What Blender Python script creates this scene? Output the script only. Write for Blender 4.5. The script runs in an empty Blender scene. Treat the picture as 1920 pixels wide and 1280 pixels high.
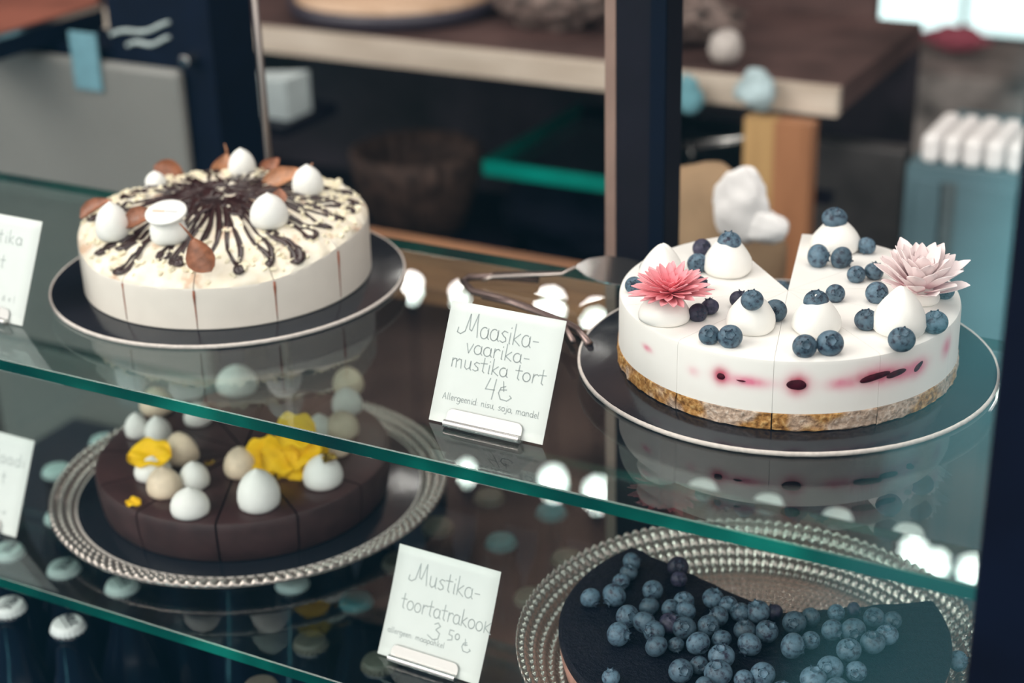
import bpy, bmesh, math, random
from math import sin, cos, pi, radians as RAD, hypot, atan2
from mathutils import Vector, Matrix, noise, Euler

# ---------------------------------------------------------------- camera, world, lights
# lengths below are centimetres; z = 0 is the top of the upper glass shelf, 105 cm over the floor
S, FLOOR = .01, 105.0
FPX, TH, RO, CH, PSI = 3101.9, .41856, -.02713, 50.312, -.49768
sc = bpy.context.scene
sc.view_settings.view_transform = 'Standard'
sc.view_settings.look = 'None'
sc.view_settings.gamma = 1.0
sc.view_settings.exposure = 0.25
sc.cycles.transparent_max_bounces = 32
sc.cycles.max_bounces = 10
sc.cycles.diffuse_bounces = 3
sc.cycles.glossy_bounces = 5
sc.cycles.transmission_bounces = 8
sc.cycles.sample_clamp_indirect = 4.0
sc.cycles.caustics_reflective = False
sc.cycles.caustics_refractive = False

def _basis():
    F = Vector((0, cos(TH), -sin(TH))); R = Vector((1, 0, 0)); U = R.cross(F)
    R2 = R*cos(RO) + U*sin(RO); U2 = -R*sin(RO) + U*cos(RO)
    e = Vector((cos(PSI), sin(PSI), 0)); n = Vector((-e.y, e.x, 0))
    return [Vector((v.dot(e), v.dot(n), v.z)) for v in (F, R2, U2)]
CF, CR, CU = _basis()
CAM = Vector((0, 0, CH))

def ray(px, py): return CF + CR*((px-960)/FPX) - CU*((py-640)/FPX)
def at(px, py, z=0.0):
    d = ray(px, py); return CAM + d*((z-CH)/d.z)
def aty(px, py, Y):
    d = ray(px, py); return CAM + d*(Y/d.y)
def atd(px, py, dep): return CAM + ray(px, py)*dep
def depth(p): return (p-CAM).dot(CF)
def W(p): return Vector((p[0]*S, p[1]*S, (p[2]+FLOOR)*S))

cd = bpy.data.cameras.new('camera'); cam = bpy.data.objects.new('camera', cd)
sc.collection.objects.link(cam); sc.camera = cam
cd.sensor_width = 36.0; cd.lens = FPX/1920*36; cd.clip_start = .02; cd.clip_end = 60
M = Matrix((CR, CU, -CF)).transposed().to_4x4(); M.translation = W(CAM); cam.matrix_world = M
cd.dof.use_dof = True; cd.dof.focus_distance = 1.115; cd.dof.aperture_fstop = 3.8; cd.dof.aperture_blades = 0

def world():
    w = bpy.data.worlds.new('cafe_daylight'); sc.world = w; w.use_nodes = True
    nt = w.node_tree; nt.nodes.clear(); N = nt.nodes.new; L = nt.links.new
    out = N('ShaderNodeOutputWorld'); bg = N('ShaderNodeBackground')
    tc = N('ShaderNodeTexCoord'); sp = N('ShaderNodeSeparateXYZ'); L(tc.outputs['Generated'], sp.inputs[0])
    def mth(op, a, b=None, clamp=False):
        m = N('ShaderNodeMath'); m.operation = op; m.use_clamp = clamp
        for i, v in enumerate((a, b)):
            if v is None: continue
            if hasattr(v, 'links'): L(v, m.inputs[i])
            else: m.inputs[i].default_value = v
        return m.outputs[0]
    def ramp(v, a, b):          # 0 below a, 1 above b
        m = N('ShaderNodeMapRange'); m.interpolation_type = 'SMOOTHSTEP'; L(v, m.inputs[0])
        m.inputs[1].default_value = a; m.inputs[2].default_value = b; return m.outputs[0]
    def mixc(f, c1, c2):
        m = N('ShaderNodeMix'); m.data_type = 'RGBA'; L(f, m.inputs[0])
        for i, c in ((6, c1), (7, c2)):
            if hasattr(c, 'links'): L(c, m.inputs[i])
            else: m.inputs[i].default_value = (*c, 1)
        return m.outputs[2]
    x, y, z = sp.outputs
    front = ramp(mth('MULTIPLY', y, -1.0), -.35, .6)          # street side, behind the photographer
    up = ramp(z, -.06, .12)
    sky = mixc(front, (.42, .38, .36), (1.95, 1.84, 1.72))
    top = ramp(z, .55, .95)
    sky = mixc(top, sky, (.95, .92, .90))
    low = mixc(front, (.030, .022, .020), (.012, .05, .075))
    # bright blue patch added to the world, low right, for the front pane's haze
    ay = mth('MAXIMUM', mth('ABSOLUTE', y), .05)
    s = mth('ADD', mth('DIVIDE', x, ay), mth('MULTIPLY', mth('DIVIDE', z, ay), -.30))
    patch = mth('MULTIPLY', mth('MULTIPLY', ramp(s, -.125, -.06), front), mth('SUBTRACT', 1.0, ramp(s, .03, .09)))
    patch = mth('MULTIPLY', patch, mth('ADD', mth('MULTIPLY', ramp(z, -.52, -.34), .72), .28))
    low = mixc(patch, low, (.52, 1.65, 1.85))
    L(mixc(up, low, sky), bg.inputs[0]); bg.inputs[1].default_value = 1.0
    L(bg.outputs[0], out.inputs[0])
world()

def area(name, p, target, size, energy, col):
    ld = bpy.data.lights.new(name, 'AREA'); ld.shape = 'RECTANGLE'; ld.size = size[0]; ld.size_y = size[1]
    ld.energy = energy; ld.color = col
    o = bpy.data.objects.new(name, ld); sc.collection.objects.link(o); o.location = W(p)
    o.rotation_euler = (W(target)-W(p)).to_track_quat('-Z', 'Y').to_euler(); return o
area('street_window_light', (-190, -40, 170), (-60, 100, 0), (1.6, 1.2), 34, (1, .93, .84))
area('added_ceiling_fill', (-160, 330, 60), (-160, 380, 175), (2.4, .6), 27, (1, .88, .78))  # added uplight, no such lamp; brightens the ceiling mirrored in the shelves
area('ceiling_light', (-60, 150, 150), (-60, 110, 0), (1.2, .6), 9, (1, .93, .84))

# ---------------------------------------------------------------- helpers
rnd = random.Random(7)
def new(name, data=None, parent=None, loc=None, rot=None):
    o = bpy.data.objects.new(name, data); sc.collection.objects.link(o)
    if parent is not None:
        o.parent = parent
        if loc is not None: o.location = Vector(loc)*S
    elif loc is not None: o.location = W(loc)
    if rot is not None: o.rotation_euler = rot
    return o
def mesh(name, vs, fs, mats, smooth=True, mi=None, auto=None):
    me = bpy.data.meshes.new(name); me.from_pydata([tuple(c*S for c in v) for v in vs], [], fs)
    if not isinstance(mats, (list, tuple)): mats = [mats]
    for m in mats: me.materials.append(m)
    if smooth: me.polygons.foreach_set('use_smooth', [True]*len(me.polygons))
    if mi: me.polygons.foreach_set('material_index', mi)
    me.update()
    if auto is not None: me.set_sharp_from_angle(angle=RAD(auto))
    return me
def ob(name, vs, fs, mats, parent=None, loc=(0, 0, 0), rot=None, smooth=True, mi=None, auto=None):
    return new(name, mesh(name, vs, fs, mats, smooth, mi, auto), parent, loc, rot)
def tag(o, label=None, cat=None, group=None, kind=None):
    for k, v in (('label', label), ('category', cat), ('group', group), ('kind', kind)):
        if v: o[k] = v
    return o
def dup(o, loc, rot=None, scale=None, parent=None):
    c = o.copy(); sc.collection.objects.link(c); c.location = W(loc)
    if rot is not None: c.rotation_euler = rot
    if scale is not None: c.scale = scale
    for ch in o.children:
        d = ch.copy(); sc.collection.objects.link(d); d.parent = c
    for k in ('label', 'group'):
        if k in c: del c[k]
    return c

def lathe(prof, n=48, rfun=None, cap=True):
    """prof: (r,z) bottom to top; rfun(r,z,t)->(r,z)"""
    vs, fs = [], []
    for r, z in prof:
        for i in range(n):
            t = 2*pi*i/n; rr, zz = (r, z) if rfun is None else rfun(r, z, t)
            vs.append((rr*cos(t), rr*sin(t), zz))
    m = len(prof)
    for j in range(m-1):
        for i in range(n):
            a = j*n+i; b = j*n+(i+1) % n; fs.append((a, b, b+n, a+n))
    if cap:
        if prof[0][0] > 1e-4: fs.append(tuple(range(n-1, -1, -1)))
        if prof[-1][0] > 1e-4: fs.append(tuple(range((m-1)*n, m*n)))
    return vs, fs
def box(x0, x1, y0, y1, z0, z1):
    vs = [(x, y, z) for z in (z0, z1) for x, y in ((x0, y0), (x1, y0), (x1, y1), (x0, y1))]
    return vs, [(3, 2, 1, 0), (4, 5, 6, 7), (0, 1, 5, 4), (1, 2, 6, 5), (2, 3, 7, 6), (3, 0, 4, 7)]
def join(*parts):
    vs, fs = [], []
    for v, f in parts:
        k = len(vs); vs += list(v); fs += [tuple(i+k for i in q) for q in f]
    return vs, fs
def tube(pts, rad, n=8, flat=1.0, closed_ends=True):
    pts = [Vector(p) for p in pts]; vs, fs = [], []
    up = Vector((0, 0, 1))
    for i, p in enumerate(pts):
        d = (pts[min(i+1, len(pts)-1)]-pts[max(i-1, 0)]).normalized()
        u = up if abs(d.z) < .95 else Vector((1, 0, 0))
        a = d.cross(u).normalized(); b = a.cross(d).normalized()
        r = rad[i] if isinstance(rad, (list, tuple)) else rad
        for k in range(n):
            t = 2*pi*k/n; q = p + a*(r*cos(t)) + b*(r*flat*sin(t)); vs.append(tuple(q))
    for i in range(len(pts)-1):
        for k in range(n):
            a = i*n+k; b = i*n+(k+1) % n; fs.append((a, b, b+n, a+n))
    if closed_ends: fs += [tuple(range(n-1, -1, -1)), tuple(range(len(vs)-n, len(vs)))]
    return vs, fs
def bevel(o, w=.15, seg=2):
    m = o.modifiers.new('bevel', 'BEVEL'); m.width = w*S; m.segments = seg; m.limit_method = 'ANGLE'; return o
def fbm(x, y, z=0., o=3):
    return noise.fractal(Vector((x, y, z)), 1.0, 2.0, o)

# ---------------------------------------------------------------- materials
class NT:
    def __init__(s, name):
        s.m = bpy.data.materials.new(name); s.m.use_nodes = True; s.t = s.m.node_tree; s.t.nodes.clear()
        s.out = s.N('ShaderNodeOutputMaterial')
    def N(s, t, **k):
        n = s.t.nodes.new(t)
        for a, b in k.items(): setattr(n, a, b)
        return n
    def L(s, a, b): s.t.links.new(a, b)
    def co(s, kind='Object', scale=(1, 1, 1)):
        tc = s.N('ShaderNodeTexCoord'); mp = s.N('ShaderNodeMapping'); s.L(tc.outputs[kind], mp.inputs[0])
        mp.inputs['Scale'].default_value = scale; return mp.outputs[0]
    def noise(s, scale, detail=3, vec=None, rough=.5):
        n = s.N('ShaderNodeTexNoise'); n.inputs['Scale'].default_value = scale; n.inputs['Detail'].default_value = detail
        n.inputs['Roughness'].default_value = rough
        s.L(vec if vec is not None else s.co(), n.inputs['Vector']); return n.outputs['Fac']
    def ramp(s, fac, stops):
        r = s.N('ShaderNodeValToRGB'); s.L(fac, r.inputs[0]); e = r.color_ramp.elements
        while len(e) < len(stops): e.new(.5)
        for el, (p, c) in zip(e, stops): el.position = p; el.color = (*c, 1)
        return r.outputs[0]
    def mix(s, f, a, b):
        m = s.N('ShaderNodeMix', data_type='RGBA')
        for i, v in ((0, f), (6, a), (7, b)):
            if hasattr(v, 'links'): s.L(v, m.inputs[i])
            else: m.inputs[i].default_value = v if i == 0 else (*v, 1)
        return m.outputs[2]
    def pbr(s, col, rough=.5, metal=0., spec=.5, bump=None, bs=.1, bd=.1, **kw):
        p = s.N('ShaderNodeBsdfPrincipled')
        if hasattr(col, 'links'): s.L(col, p.inputs['Base Color'])
        else: p.inputs['Base Color'].default_value = (*col, 1)
        if hasattr(rough, 'links'): s.L(rough, p.inputs['Roughness'])
        else: p.inputs['Roughness'].default_value = rough
        p.inputs['Metallic'].default_value = metal; p.inputs['Specular IOR Level'].default_value = spec
        for k, v in kw.items():
            i = p.inputs[k.replace('_', ' ')]
            i.default_value = v
        if bump is not None:
            b = s.N('ShaderNodeBump'); b.inputs['Strength'].default_value = bs; b.inputs['Distance'].default_value = bd*S
            s.L(bump, b.inputs['Height']); s.L(b.outputs[0], p.inputs['Normal'])
        s.L(p.outputs[0], s.out.inputs[0]); return s.m
def plain(name, col, rough=.5, metal=0., spec=.5, var=.12, sc_=60, bump=0., **kw):
    n = NT(name); f = n.noise(sc_, 4)
    c = n.ramp(f, [(.3, tuple(x*(1-var) for x in col)), (.7, tuple(min(1, x*(1+var)) for x in col))])
    return n.pbr(c, rough, metal, spec, bump=f if bump else None, bs=bump, bd=.2, **kw)

def glass_mat(name, tint, gl=(1, 1, 1), extra=0., dust=0.):
    n = NT(name)
    geo = n.N('ShaderNodeNewGeometry'); mr = n.N('ShaderNodeMapRange'); n.L(geo.outputs['Backfacing'], mr.inputs[0])
    mr.inputs[3].default_value = 1.5; mr.inputs[4].default_value = 1/1.5
    fr = n.N('ShaderNodeFresnel'); n.L(mr.outputs[0], fr.inputs[0])
    ad = n.N('ShaderNodeMath', operation='ADD', use_clamp=True); n.L(fr.outputs[0], ad.inputs[0]); ad.inputs[1].default_value = extra
    tr = n.N('ShaderNodeBsdfTransparent'); tr.inputs[0].default_value = (*tint, 1)
    g = n.N('ShaderNodeBsdfGlossy'); g.inputs[0].default_value = (*gl, 1); g.inputs['Roughness'].default_value = .0
    mx = n.N('ShaderNodeMixShader'); n.L(ad.outputs[0], mx.inputs[0]); n.L(tr.outputs[0], mx.inputs[1]); n.L(g.outputs[0], mx.inputs[2])
    n.L(mx.outputs[0], n.out.inputs[0]); return n.m
m_glass = glass_mat('shelf_glass', (.84, .925, .915))
m_pane = glass_mat('front_pane_glass', (.985, .995, .995))
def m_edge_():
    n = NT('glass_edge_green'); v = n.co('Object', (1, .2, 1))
    f = n.noise(7, 3, v); c = n.ramp(f, [(.35, (0, .022, .024)), (.52, (0, .075, .058)), (.70, (.005, .22, .17))])  # brighter green patches put light inside the glass into the colour
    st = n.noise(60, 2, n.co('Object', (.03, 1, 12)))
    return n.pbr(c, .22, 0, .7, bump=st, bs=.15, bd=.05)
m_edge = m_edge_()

def cream_stain():
    """white mousse; berry juice marks around the side wall, placed by angle and height"""
    n = NT('white_mousse'); tc = n.N('ShaderNodeTexCoord'); sp = n.N('ShaderNodeSeparateXYZ'); n.L(tc.outputs['Object'], sp.inputs[0])
    x, y, z = sp.outputs
    def m(op, a, b=None, c=None):
        q = n.N('ShaderNodeMath', operation=op)
        for i, v in enumerate((a, b, c)):
            if v is None: continue
            if hasattr(v, 'links'): n.L(v, q.inputs[i])
            else: q.inputs[i].default_value = v
        return q.outputs[0]
    ang = m('ARCTAN2', y, x)
    col = n.mix(n.noise(90, 3), (.90, .87, .83), (.94, .92, .89))
    def spot(col, a, h, wa, wh, c, k=1.0, tilt=0.):
        da = m('SUBTRACT', ang, RAD(a)); dz = m('SUBTRACT', z, h*S)
        if tilt: dz = m('SUBTRACT', dz, m('MULTIPLY', da, tilt*12*S))
        q = m('ADD', m('POWER', m('DIVIDE', m('ABSOLUTE', da), RAD(wa)), 2.0), m('POWER', m('DIVIDE', m('ABSOLUTE', dz), wh*S), 2.0))
        nz = n.noise(160, 2); q = m('ADD', q, m('MULTIPLY', m('SUBTRACT', nz, .5), .7))
        f = m('MULTIPLY', m('POWER', 2.718, m('MULTIPLY', q, -1.0)), k)
        f = m('MULTIPLY', f, m('GREATER_THAN', m('SQRT', m('ADD', m('MULTIPLY', x, x), m('MULTIPLY', y, y))), .105))
        return n.mix(f, col, c)
    for a, h, wa, wh, c, k, t in MARKS: col = spot(col, a, h, wa, wh, c, k, t)
    return n.pbr(col, .42, 0, .35, bump=n.noise(220, 2), bs=.05, bd=.05)
def ang_h(px, py, c, r):
    """angle and height where the ray through (px,py) meets the cylinder wall of centre c, radius r"""
    d = ray(px, py); ox, oy = CAM.x-c[0], CAM.y-c[1]
    A = d.x**2+d.y**2; B = 2*(ox*d.x+oy*d.y); C = ox*ox+oy*oy-r*r
    t = (-B-math.sqrt(max(0, B*B-4*A*C)))/(2*A); p = CAM+d*t
    return math.degrees(atan2(p.y-c[1], p.x-c[0])), p.z
RC, RR_, RT = (-34.5, 104.7), 12.0, 5.45
MARKS = []
RED, PINK, DEEP = (.42, .002, .03), (.78, .22, .33), (.09, .002, .012)
def z2(x, y): return 1060+.4479*x, 360+.4479*y
for (zx, zy, wx, wy, c, k, t) in [
    (340, 655, 26, 14, PINK, .9, 0), (535, 752, 34, 22, PINK, .35, 0), (650, 772, 46, 34, PINK, 1, 0), (650, 772, 36, 30, RED, 1, 0),
    (760, 795, 130, 24, PINK, .95, 0), (975, 808, 66, 42, PINK, 1, 0), (972, 808, 52, 34, RED, 1, 0), (1160, 805, 90, 26, PINK, .8, 0),
    (1310, 770, 120, 44, PINK, .9, 0), (1300, 772, 90, 20, RED, .8, 0), (1400, 760, 70, 18, RED, .8, 0), (1430, 755, 90, 36, PINK, .8, 0), (1478, 735, 44, 34, PINK, .9, 0), (1598, 650, 20, 40, PINK, .9, 0)]:
    px, py = z2(zx, zy); a, h = ang_h(px, py, RC, RR_)
    a2, _ = ang_h(px+wx*.4479, py, RC, RR_)
    MARKS.append((a, h-.3, max(.8, abs(a2-a)*.75), wy*.4479/26, c, k, t))
m_cream = cream_stain()
def m_crumb_():
    n = NT('biscuit_crumb'); f = n.noise(300, 4); big = n.noise(28, 2)
    c1 = n.ramp(f, [(.3, (.17, .07, .02)), (.5, (.46, .23, .07)), (.72, (.72, .47, .2))])
    c2 = n.ramp(f, [(.3, (.30, .22, .17)), (.5, (.54, .40, .31)), (.72, (.74, .63, .54))])
    bf = n.ramp(big, [(.50, (0, 0, 0)), (.60, (1, 1, 1))])
    return n.pbr(n.mix(bf, c1, c2), .85, 0, .2, bump=f, bs=.9, bd=.25)
m_crumb = m_crumb_()
m_dollop = plain('whipped_cream', (.93, .91, .87), .45, 0, .35, .03, 120, .06)
m_dollop.node_tree.nodes['Principled BSDF'].inputs['Subsurface Weight'].default_value = .0
m_mer = plain('white_meringue', (.87, .87, .84), .6, 0, .3, .03, 150, .05)
m_mertan = plain('caramel_meringue', (.70, .50, .34), .5, 0, .4, .22, 70, .08)
m_frost = plain('frosting', (.84, .78, .71), .5, 0, .35, .03, 60, .08)
def m_ft_():
    n = NT('ivory_frosting'); f = n.noise(70, 4); g = n.noise(38, 3, None, .6)
    a = n.ramp(f, [(.3, (.80, .70, .55)), (.65, (.88, .83, .72))])
    sm = n.ramp(g, [(.55, (0, 0, 0)), (.66, (.75, .75, .75))])
    return n.pbr(n.mix(sm, a, (.62, .38, .24)), .5, 0, .35, bump=f, bs=.3, bd=.25)
m_frosttop = m_ft_()
m_chip = plain('white_chocolate', (.86, .79, .60), .45, 0, .4, .1, 80, .1)
m_drizzle = plain('chocolate_sauce', (.030, .010, .010), .22, 0, .6, .3, 80)
m_cut = plain('berry_filling_line', (.30, .09, .045), .5, 0, .4, .3, 100)
m_leaf = plain('chocolate_leaf_brown', (.30, .115, .06), .38, 0, .5, .4, 130, .15)
m_leafl = plain('bronze_chocolate', (.46, .22, .12), .35, 0, .5, .3, 130, .12)
m_choc = plain('chocolate_ganache', (.050, .022, .022), .36, 0, .5, .25, 40, .15)
m_chocside = plain('chocolate_side', (.044, .022, .022), .5, 0, .4, .25, 70, .2)
def m_berry_(name, bloom, k0, k1):
    n = NT(name); oi = n.N('ShaderNodeObjectInfo')
    v = n.N('ShaderNodeVectorMath', operation='ADD'); n.L(n.co(), v.inputs[0]); 
    sc_ = n.N('ShaderNodeVectorMath', operation='SCALE'); n.L(oi.outputs['Location'], sc_.inputs[0]); sc_.inputs['Scale'].default_value = 7.0
    n.L(sc_.outputs[0], v.inputs[1])
    f = n.noise(230, 4, v.outputs[0], .6)
    c = n.ramp(f, [(k0, (.012, .012, .035)), (k1, bloom), (.8, tuple(min(1, b*1.45) for b in bloom))])
    hs = n.N('ShaderNodeHueSaturation'); n.L(c, hs.inputs['Color'])
    mr = n.N('ShaderNodeMapRange'); n.L(oi.outputs['Random'], mr.inputs[0]); mr.inputs[3].default_value = .55; mr.inputs[4].default_value = 1.2
    n.L(mr.outputs[0], hs.inputs['Value'])
    return n.pbr(hs.outputs[0], .5, 0, .45, bump=f, bs=.1, bd=.05)
m_berry = m_berry_('blueberry_skin', (.085, .145, .20), .33, .5)
m_berrydk = m_berry_('dark_blueberry_skin', (.05, .045, .085), .35, .6)
m_calyx = plain('calyx', (.012, .012, .03), .6, 0, .3, .3, 400)
m_calyxrim = plain('calyx_rim', (.03, .05, .075), .8, 0, .1, .3, 400)
def petal_mat(name, c0, c1, axis=True):
    n = NT(name); tc = n.N('ShaderNodeTexCoord'); sp = n.N('ShaderNodeSeparateXYZ'); n.L(tc.outputs['Object'], sp.inputs[0])
    mr = n.N('ShaderNodeMapRange'); n.L(sp.outputs[0], mr.inputs[0]); mr.inputs[1].default_value = 0; mr.inputs[2].default_value = .022
    return n.pbr(n.mix(mr.outputs[0], c0, c1), .6, 0, .3)
m_pet1 = petal_mat('pink_sugar_petal', (.86, .17, .22), (.93, .42, .46))
m_pet2 = petal_mat('pale_pink_sugar_petal', (.95, .44, .52), (.97, .84, .84))
m_yel = plain('yellow_petal', (.93, .55, .004), .6, 0, .3, .14, 60, .2)
m_gold = plain('gold_leaf', (.9, .55, .12), .25, 1, .5, .2, 200, .4)
def m_board_():
    n = NT('black_foil_board'); f = n.noise(42, 5, n.co('Object', (1, .45, 1)))
    return n.pbr((.010, .012, .018), .16, 0, .6, bump=f, bs=.35, bd=.12)
m_board = m_board_()
m_boardrim = plain('board_edge_card', (.66, .60, .56), .6, 0, .3, .12, 300, .1)
def m_plate_(name, col, tr, rough=.12):
    n = NT(name); p = n.N('ShaderNodeBsdfPrincipled'); p.inputs['Base Color'].default_value = (*col, 1)
    p.inputs['Roughness'].default_value = rough; p.inputs['Specular IOR Level'].default_value = .9; p.inputs['Metallic'].default_value = .75
    t = n.N('ShaderNodeBsdfTransparent'); t.inputs[0].default_value = (.93, .95, .94, 1)
    lw = n.N('ShaderNodeLayerWeight'); lw.inputs[0].default_value = .45
    mr = n.N('ShaderNodeMapRange'); n.L(lw.outputs['Facing'], mr.inputs[0]); mr.inputs[3].default_value = 1-tr; mr.inputs[4].default_value = 1.0
    mx = n.N('ShaderNodeMixShader'); n.L(mr.outputs[0], mx.inputs[0]); n.L(t.outputs[0], mx.inputs[1]); n.L(p.outputs[0], mx.inputs[2])
    n.L(mx.outputs[0], n.out.inputs[0]); return n.m
m_plate = m_plate_('pressed_glass', (.66, .62, .57), .34, .08)
m_plate2 = m_plate_('ribbed_glass', (.62, .55, .51), .35, .10)
m_chrome = NT('polished_steel').pbr((.55, .54, .53), .22, 1)
m_steel = NT('brushed_steel').pbr((.36, .31, .29), .3, 1)
m_paper = plain('paper', (.70, .74, .72), .8, 0, .2, .015, 80, .03)
m_ink = plain('pencil_grey', (.36, .40, .40), .8, 0, .2, .1)
m_inkdk = plain('black_print', (.02, .02, .03), .6)
m_cap = plain('white_enamel_cap', (.80, .84, .84), .35, 0, .5, .03, 90)
m_bottle = plain('dark_bottle_glass', (.004, .006, .016), .12, 0, .6, .2, 30)
m_navy = plain('navy_black_steel', (.0012, .004, .014), .6, 0, .12, .2, 20)
m_frame = plain('dark_bronze_frame', (.006, .005, .011), .5, 0, .2, .2, 20)
m_frameedge = plain('copper_brown_edge', (.26, .17, .14), .4, 0, .5, .15, 20)

def edge_smooth(vs): return vs

# ---------------------------------------------------------------- the room and the case
def struct(name, geo, m, **k): 
    o = ob(name, geo[0], geo[1], m, smooth=False, **k); o['kind'] = 'structure'; return o
def m_floor_():
    n = NT('speckled_floor'); f = n.noise(35, 5); c = n.ramp(f, [(.4, (.025, .02, .02)), (.55, (.07, .06, .055)), (.72, (.30, .28, .27))])
    return n.pbr(c, .35, 0, .5)
def m_wall_():
    n = NT('brown_timber_wall'); f = n.noise(9, 4, n.co('Object', (3, 1, 1))); c = n.ramp(f, [(.35, (.018, .010, .012)), (.5, (.06, .030, .024)), (.7, (.13, .075, .055))])
    return n.pbr(c, .6)
m_wallb = m_wall_()
struct('floor', box(-560, 160, 60, 640, -107, -105), m_floor_())
struct('wall_back', box(-560, 160, 600, 606, -105, 175), m_wallb)
struct('wall_left', box(-566, -560, 60, 606, -105, 175), m_wallb)
struct('ceiling', box(-560, 160, 130, 606, 175, 180), plain('ceiling_brown', (.30, .20, .17), .8, 0, .2, .75, 2.6))
m_glare = NT('daylight_pane')
em = m_glare.N('ShaderNodeEmission'); em.inputs[0].default_value = (.78, 1.0, .98, 1); em.inputs[1].default_value = 1.6
m_glare.L(em.outputs[0], m_glare.out.inputs[0]); m_glare = m_glare.m
for k, (a, b) in enumerate((((1636, -20), (1800, 58)), ((1822, -20), (1960, 68)))):  # glowing panes stand in for bright reflections in the glass
    p = aty(*a, 598); q = aty(*b, 598)
    fr = struct(f'glare_{k+1}', box(p.x-4, q.x+4, 596, 600, q.z-4, p.z+25), m_navy)
    pn = ob('pane', *box(p.x, q.x, 595, 597, q.z, p.z+20), m_glare, smooth=False, parent=fr); pn.location = (0, 0, 0); pn.parent = fr
    pn.matrix_parent_inverse = fr.matrix_world.inverted()
for o in bpy.data.objects:
    if o.name.startswith('pane'): o.location = (0, 0, 0)

# glass shelves: body glass, front and back edges green
def shelf(name, x0, x1, y0, y1, zt, th, label):
    vs, fs = box(x0, x1, y0, y1, -th, 0)
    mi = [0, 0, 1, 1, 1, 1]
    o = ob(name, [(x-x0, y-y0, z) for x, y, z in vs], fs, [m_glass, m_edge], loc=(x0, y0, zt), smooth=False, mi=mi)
    bevel(o, .07, 1); return tag(o, label, 'shelf')
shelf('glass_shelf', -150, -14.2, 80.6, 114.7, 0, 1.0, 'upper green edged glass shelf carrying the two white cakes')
ZL = -20.1
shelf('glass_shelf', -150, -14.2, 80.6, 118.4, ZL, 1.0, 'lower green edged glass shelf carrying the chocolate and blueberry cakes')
pane = ob('front_pane', *box(-156, -13.2, 75.8, 76.1, -52, 60), m_pane, smooth=False)
tag(pane, 'clear upright glass pane across the front of the display case', 'glass pane')
o = ob('corner_post', *box(-13.45, 2, 72.2, 76.6, -104.9, 60), m_navy, smooth=False, loc=(0, 0, 0)); bevel(o, .3)
tag(o, 'wide navy black corner post at the right end of the display case', 'post')
t = new('rear_post', None, None, (-53.3, 121.5, 0)); tag(t, 'dark upright post with a copper brown edge behind the shelf, between the two cakes', 'post')
ob('post_body', *box(-1.55, 2.9, -1.6, 1.6, -49.7, 60), m_frame, t, smooth=False)
ob('side_trim', *box(-2.5, -1.55, -1.7, 1.2, -49.7, 60), m_frameedge, t, smooth=False)
ob('front_rib', *box(1.6, 2.9, -1.95, -1.6, -49.7, 60), m_navy, t, smooth=False)
p = aty(487, 100, 118)
o = ob('steel_rod', *tube([(0, 0, -49.8), (0, 0, 60)], .33, 12), m_steel, loc=(p.x, 118, 0)); tag(o, 'thin upright steel rod behind the white cake with chocolate drizzle', 'rod')
o = ob('case_base', *box(-150, -14, 79, 150, -104.9, -49.8), plain('case_base_dark', (.006, .010, .022), .5), smooth=False)
tag(o, 'dark base cabinet of the display case carrying the capped bottles', 'cabinet')

# ---------------------------------------------------------------- things behind the case (out of focus)
def geo_loc(g, c): return [(x-c[0], y-c[1], z-c[2]) for x, y, z in g[0]], g[1]
def bthing(name, g, m, label, cat, group=None, parent=None, bev=.3):
    xs = list(zip(*g[0])); c = ((min(xs[0])+max(xs[0]))/2, (min(xs[1])+max(xs[1]))/2, min(xs[2])) if parent is None else (0, 0, 0)
    v, f = geo_loc(g, c)
    o = ob(name, v, f, m, parent, c if parent is None else (0, 0, 0), smooth=False)
    if bev: bevel(o, bev, 2)
    if label: tag(o, label, cat, group)
    return o
def m_wood_(name, a, b, s=(1, 8, 8)):
    n = NT(name); f = n.noise(6, 4, n.co('Object', s)); return n.pbr(n.ramp(f, [(.35, a), (.65, b)]), .5)
m_worktop = m_wood_('orange_wood', (.16, .07, .035), (.34, .16, .075))
m_pale = m_wood_('pale_wood', (.46, .38, .31), (.62, .54, .46))
m_tan = m_wood_('tan_wood', (.40, .24, .10), (.50, .31, .13), (8, 8, 1))
m_rust = m_wood_('rust_wood', (.30, .13, .06), (.38, .17, .08), (8, 8, 1))
bthing('worktop', box(-118, -40, 144, 158, -20, -18), m_worktop, 'orange brown wooden worktop behind the upper glass shelf', 'worktop', bev=.2)
bthing('worktop_cabinet', box(-117, -42, 151.5, 156, -104.9, -20), m_frame, 'dark cabinet under the orange brown wooden worktop', 'cabinet', bev=0)
# back counter
bc = new('back_counter', None, None, (-105, 215, -104.9)); tag(bc, 'dark open back counter with a pale wooden top behind the cakes', 'counter')
def bcp(name, g, m): return ob(name, *geo_loc(g, (-105, 215, -104.9)), m, bc, smooth=False)
xl = aty(498, 90, 200).x - 45; xr = aty(1572, 160, 200).x; 
bcp('counter_edge', box(xl, xr, 200, 201.5, -10.6, -6.9), m_pale)
m_dkbrown = plain('dark_brown_laminate', (.075, .042, .038), .5, 0, .3, .5, 8)
bcp('counter_top', box(xl, xr, 201.5, 240, -10.5, -7.0), m_dkbrown)
bcp('splash_board', box(xl, aty(1640, 60, 240).x, 240, 242, -10.5, 12), m_dkbrown)
bcp('back_panel', box(xl, xr, 236, 240, -94.8, -10.5), plain('dark_mottled', (.028, .022, .030), .5, 0, .4, .9, 7))
bcp('side_panel', box(xl, xl+3, 201, 236, -104.9+10, -10.5), m_frame)
p0 = aty(905, 310, 203); 
g_ = geo_loc(box(p0.x, aty(1345, 320, 203).x, 203, 236, -26.3, -24.0), (-105, 215, -104.9))
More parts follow.
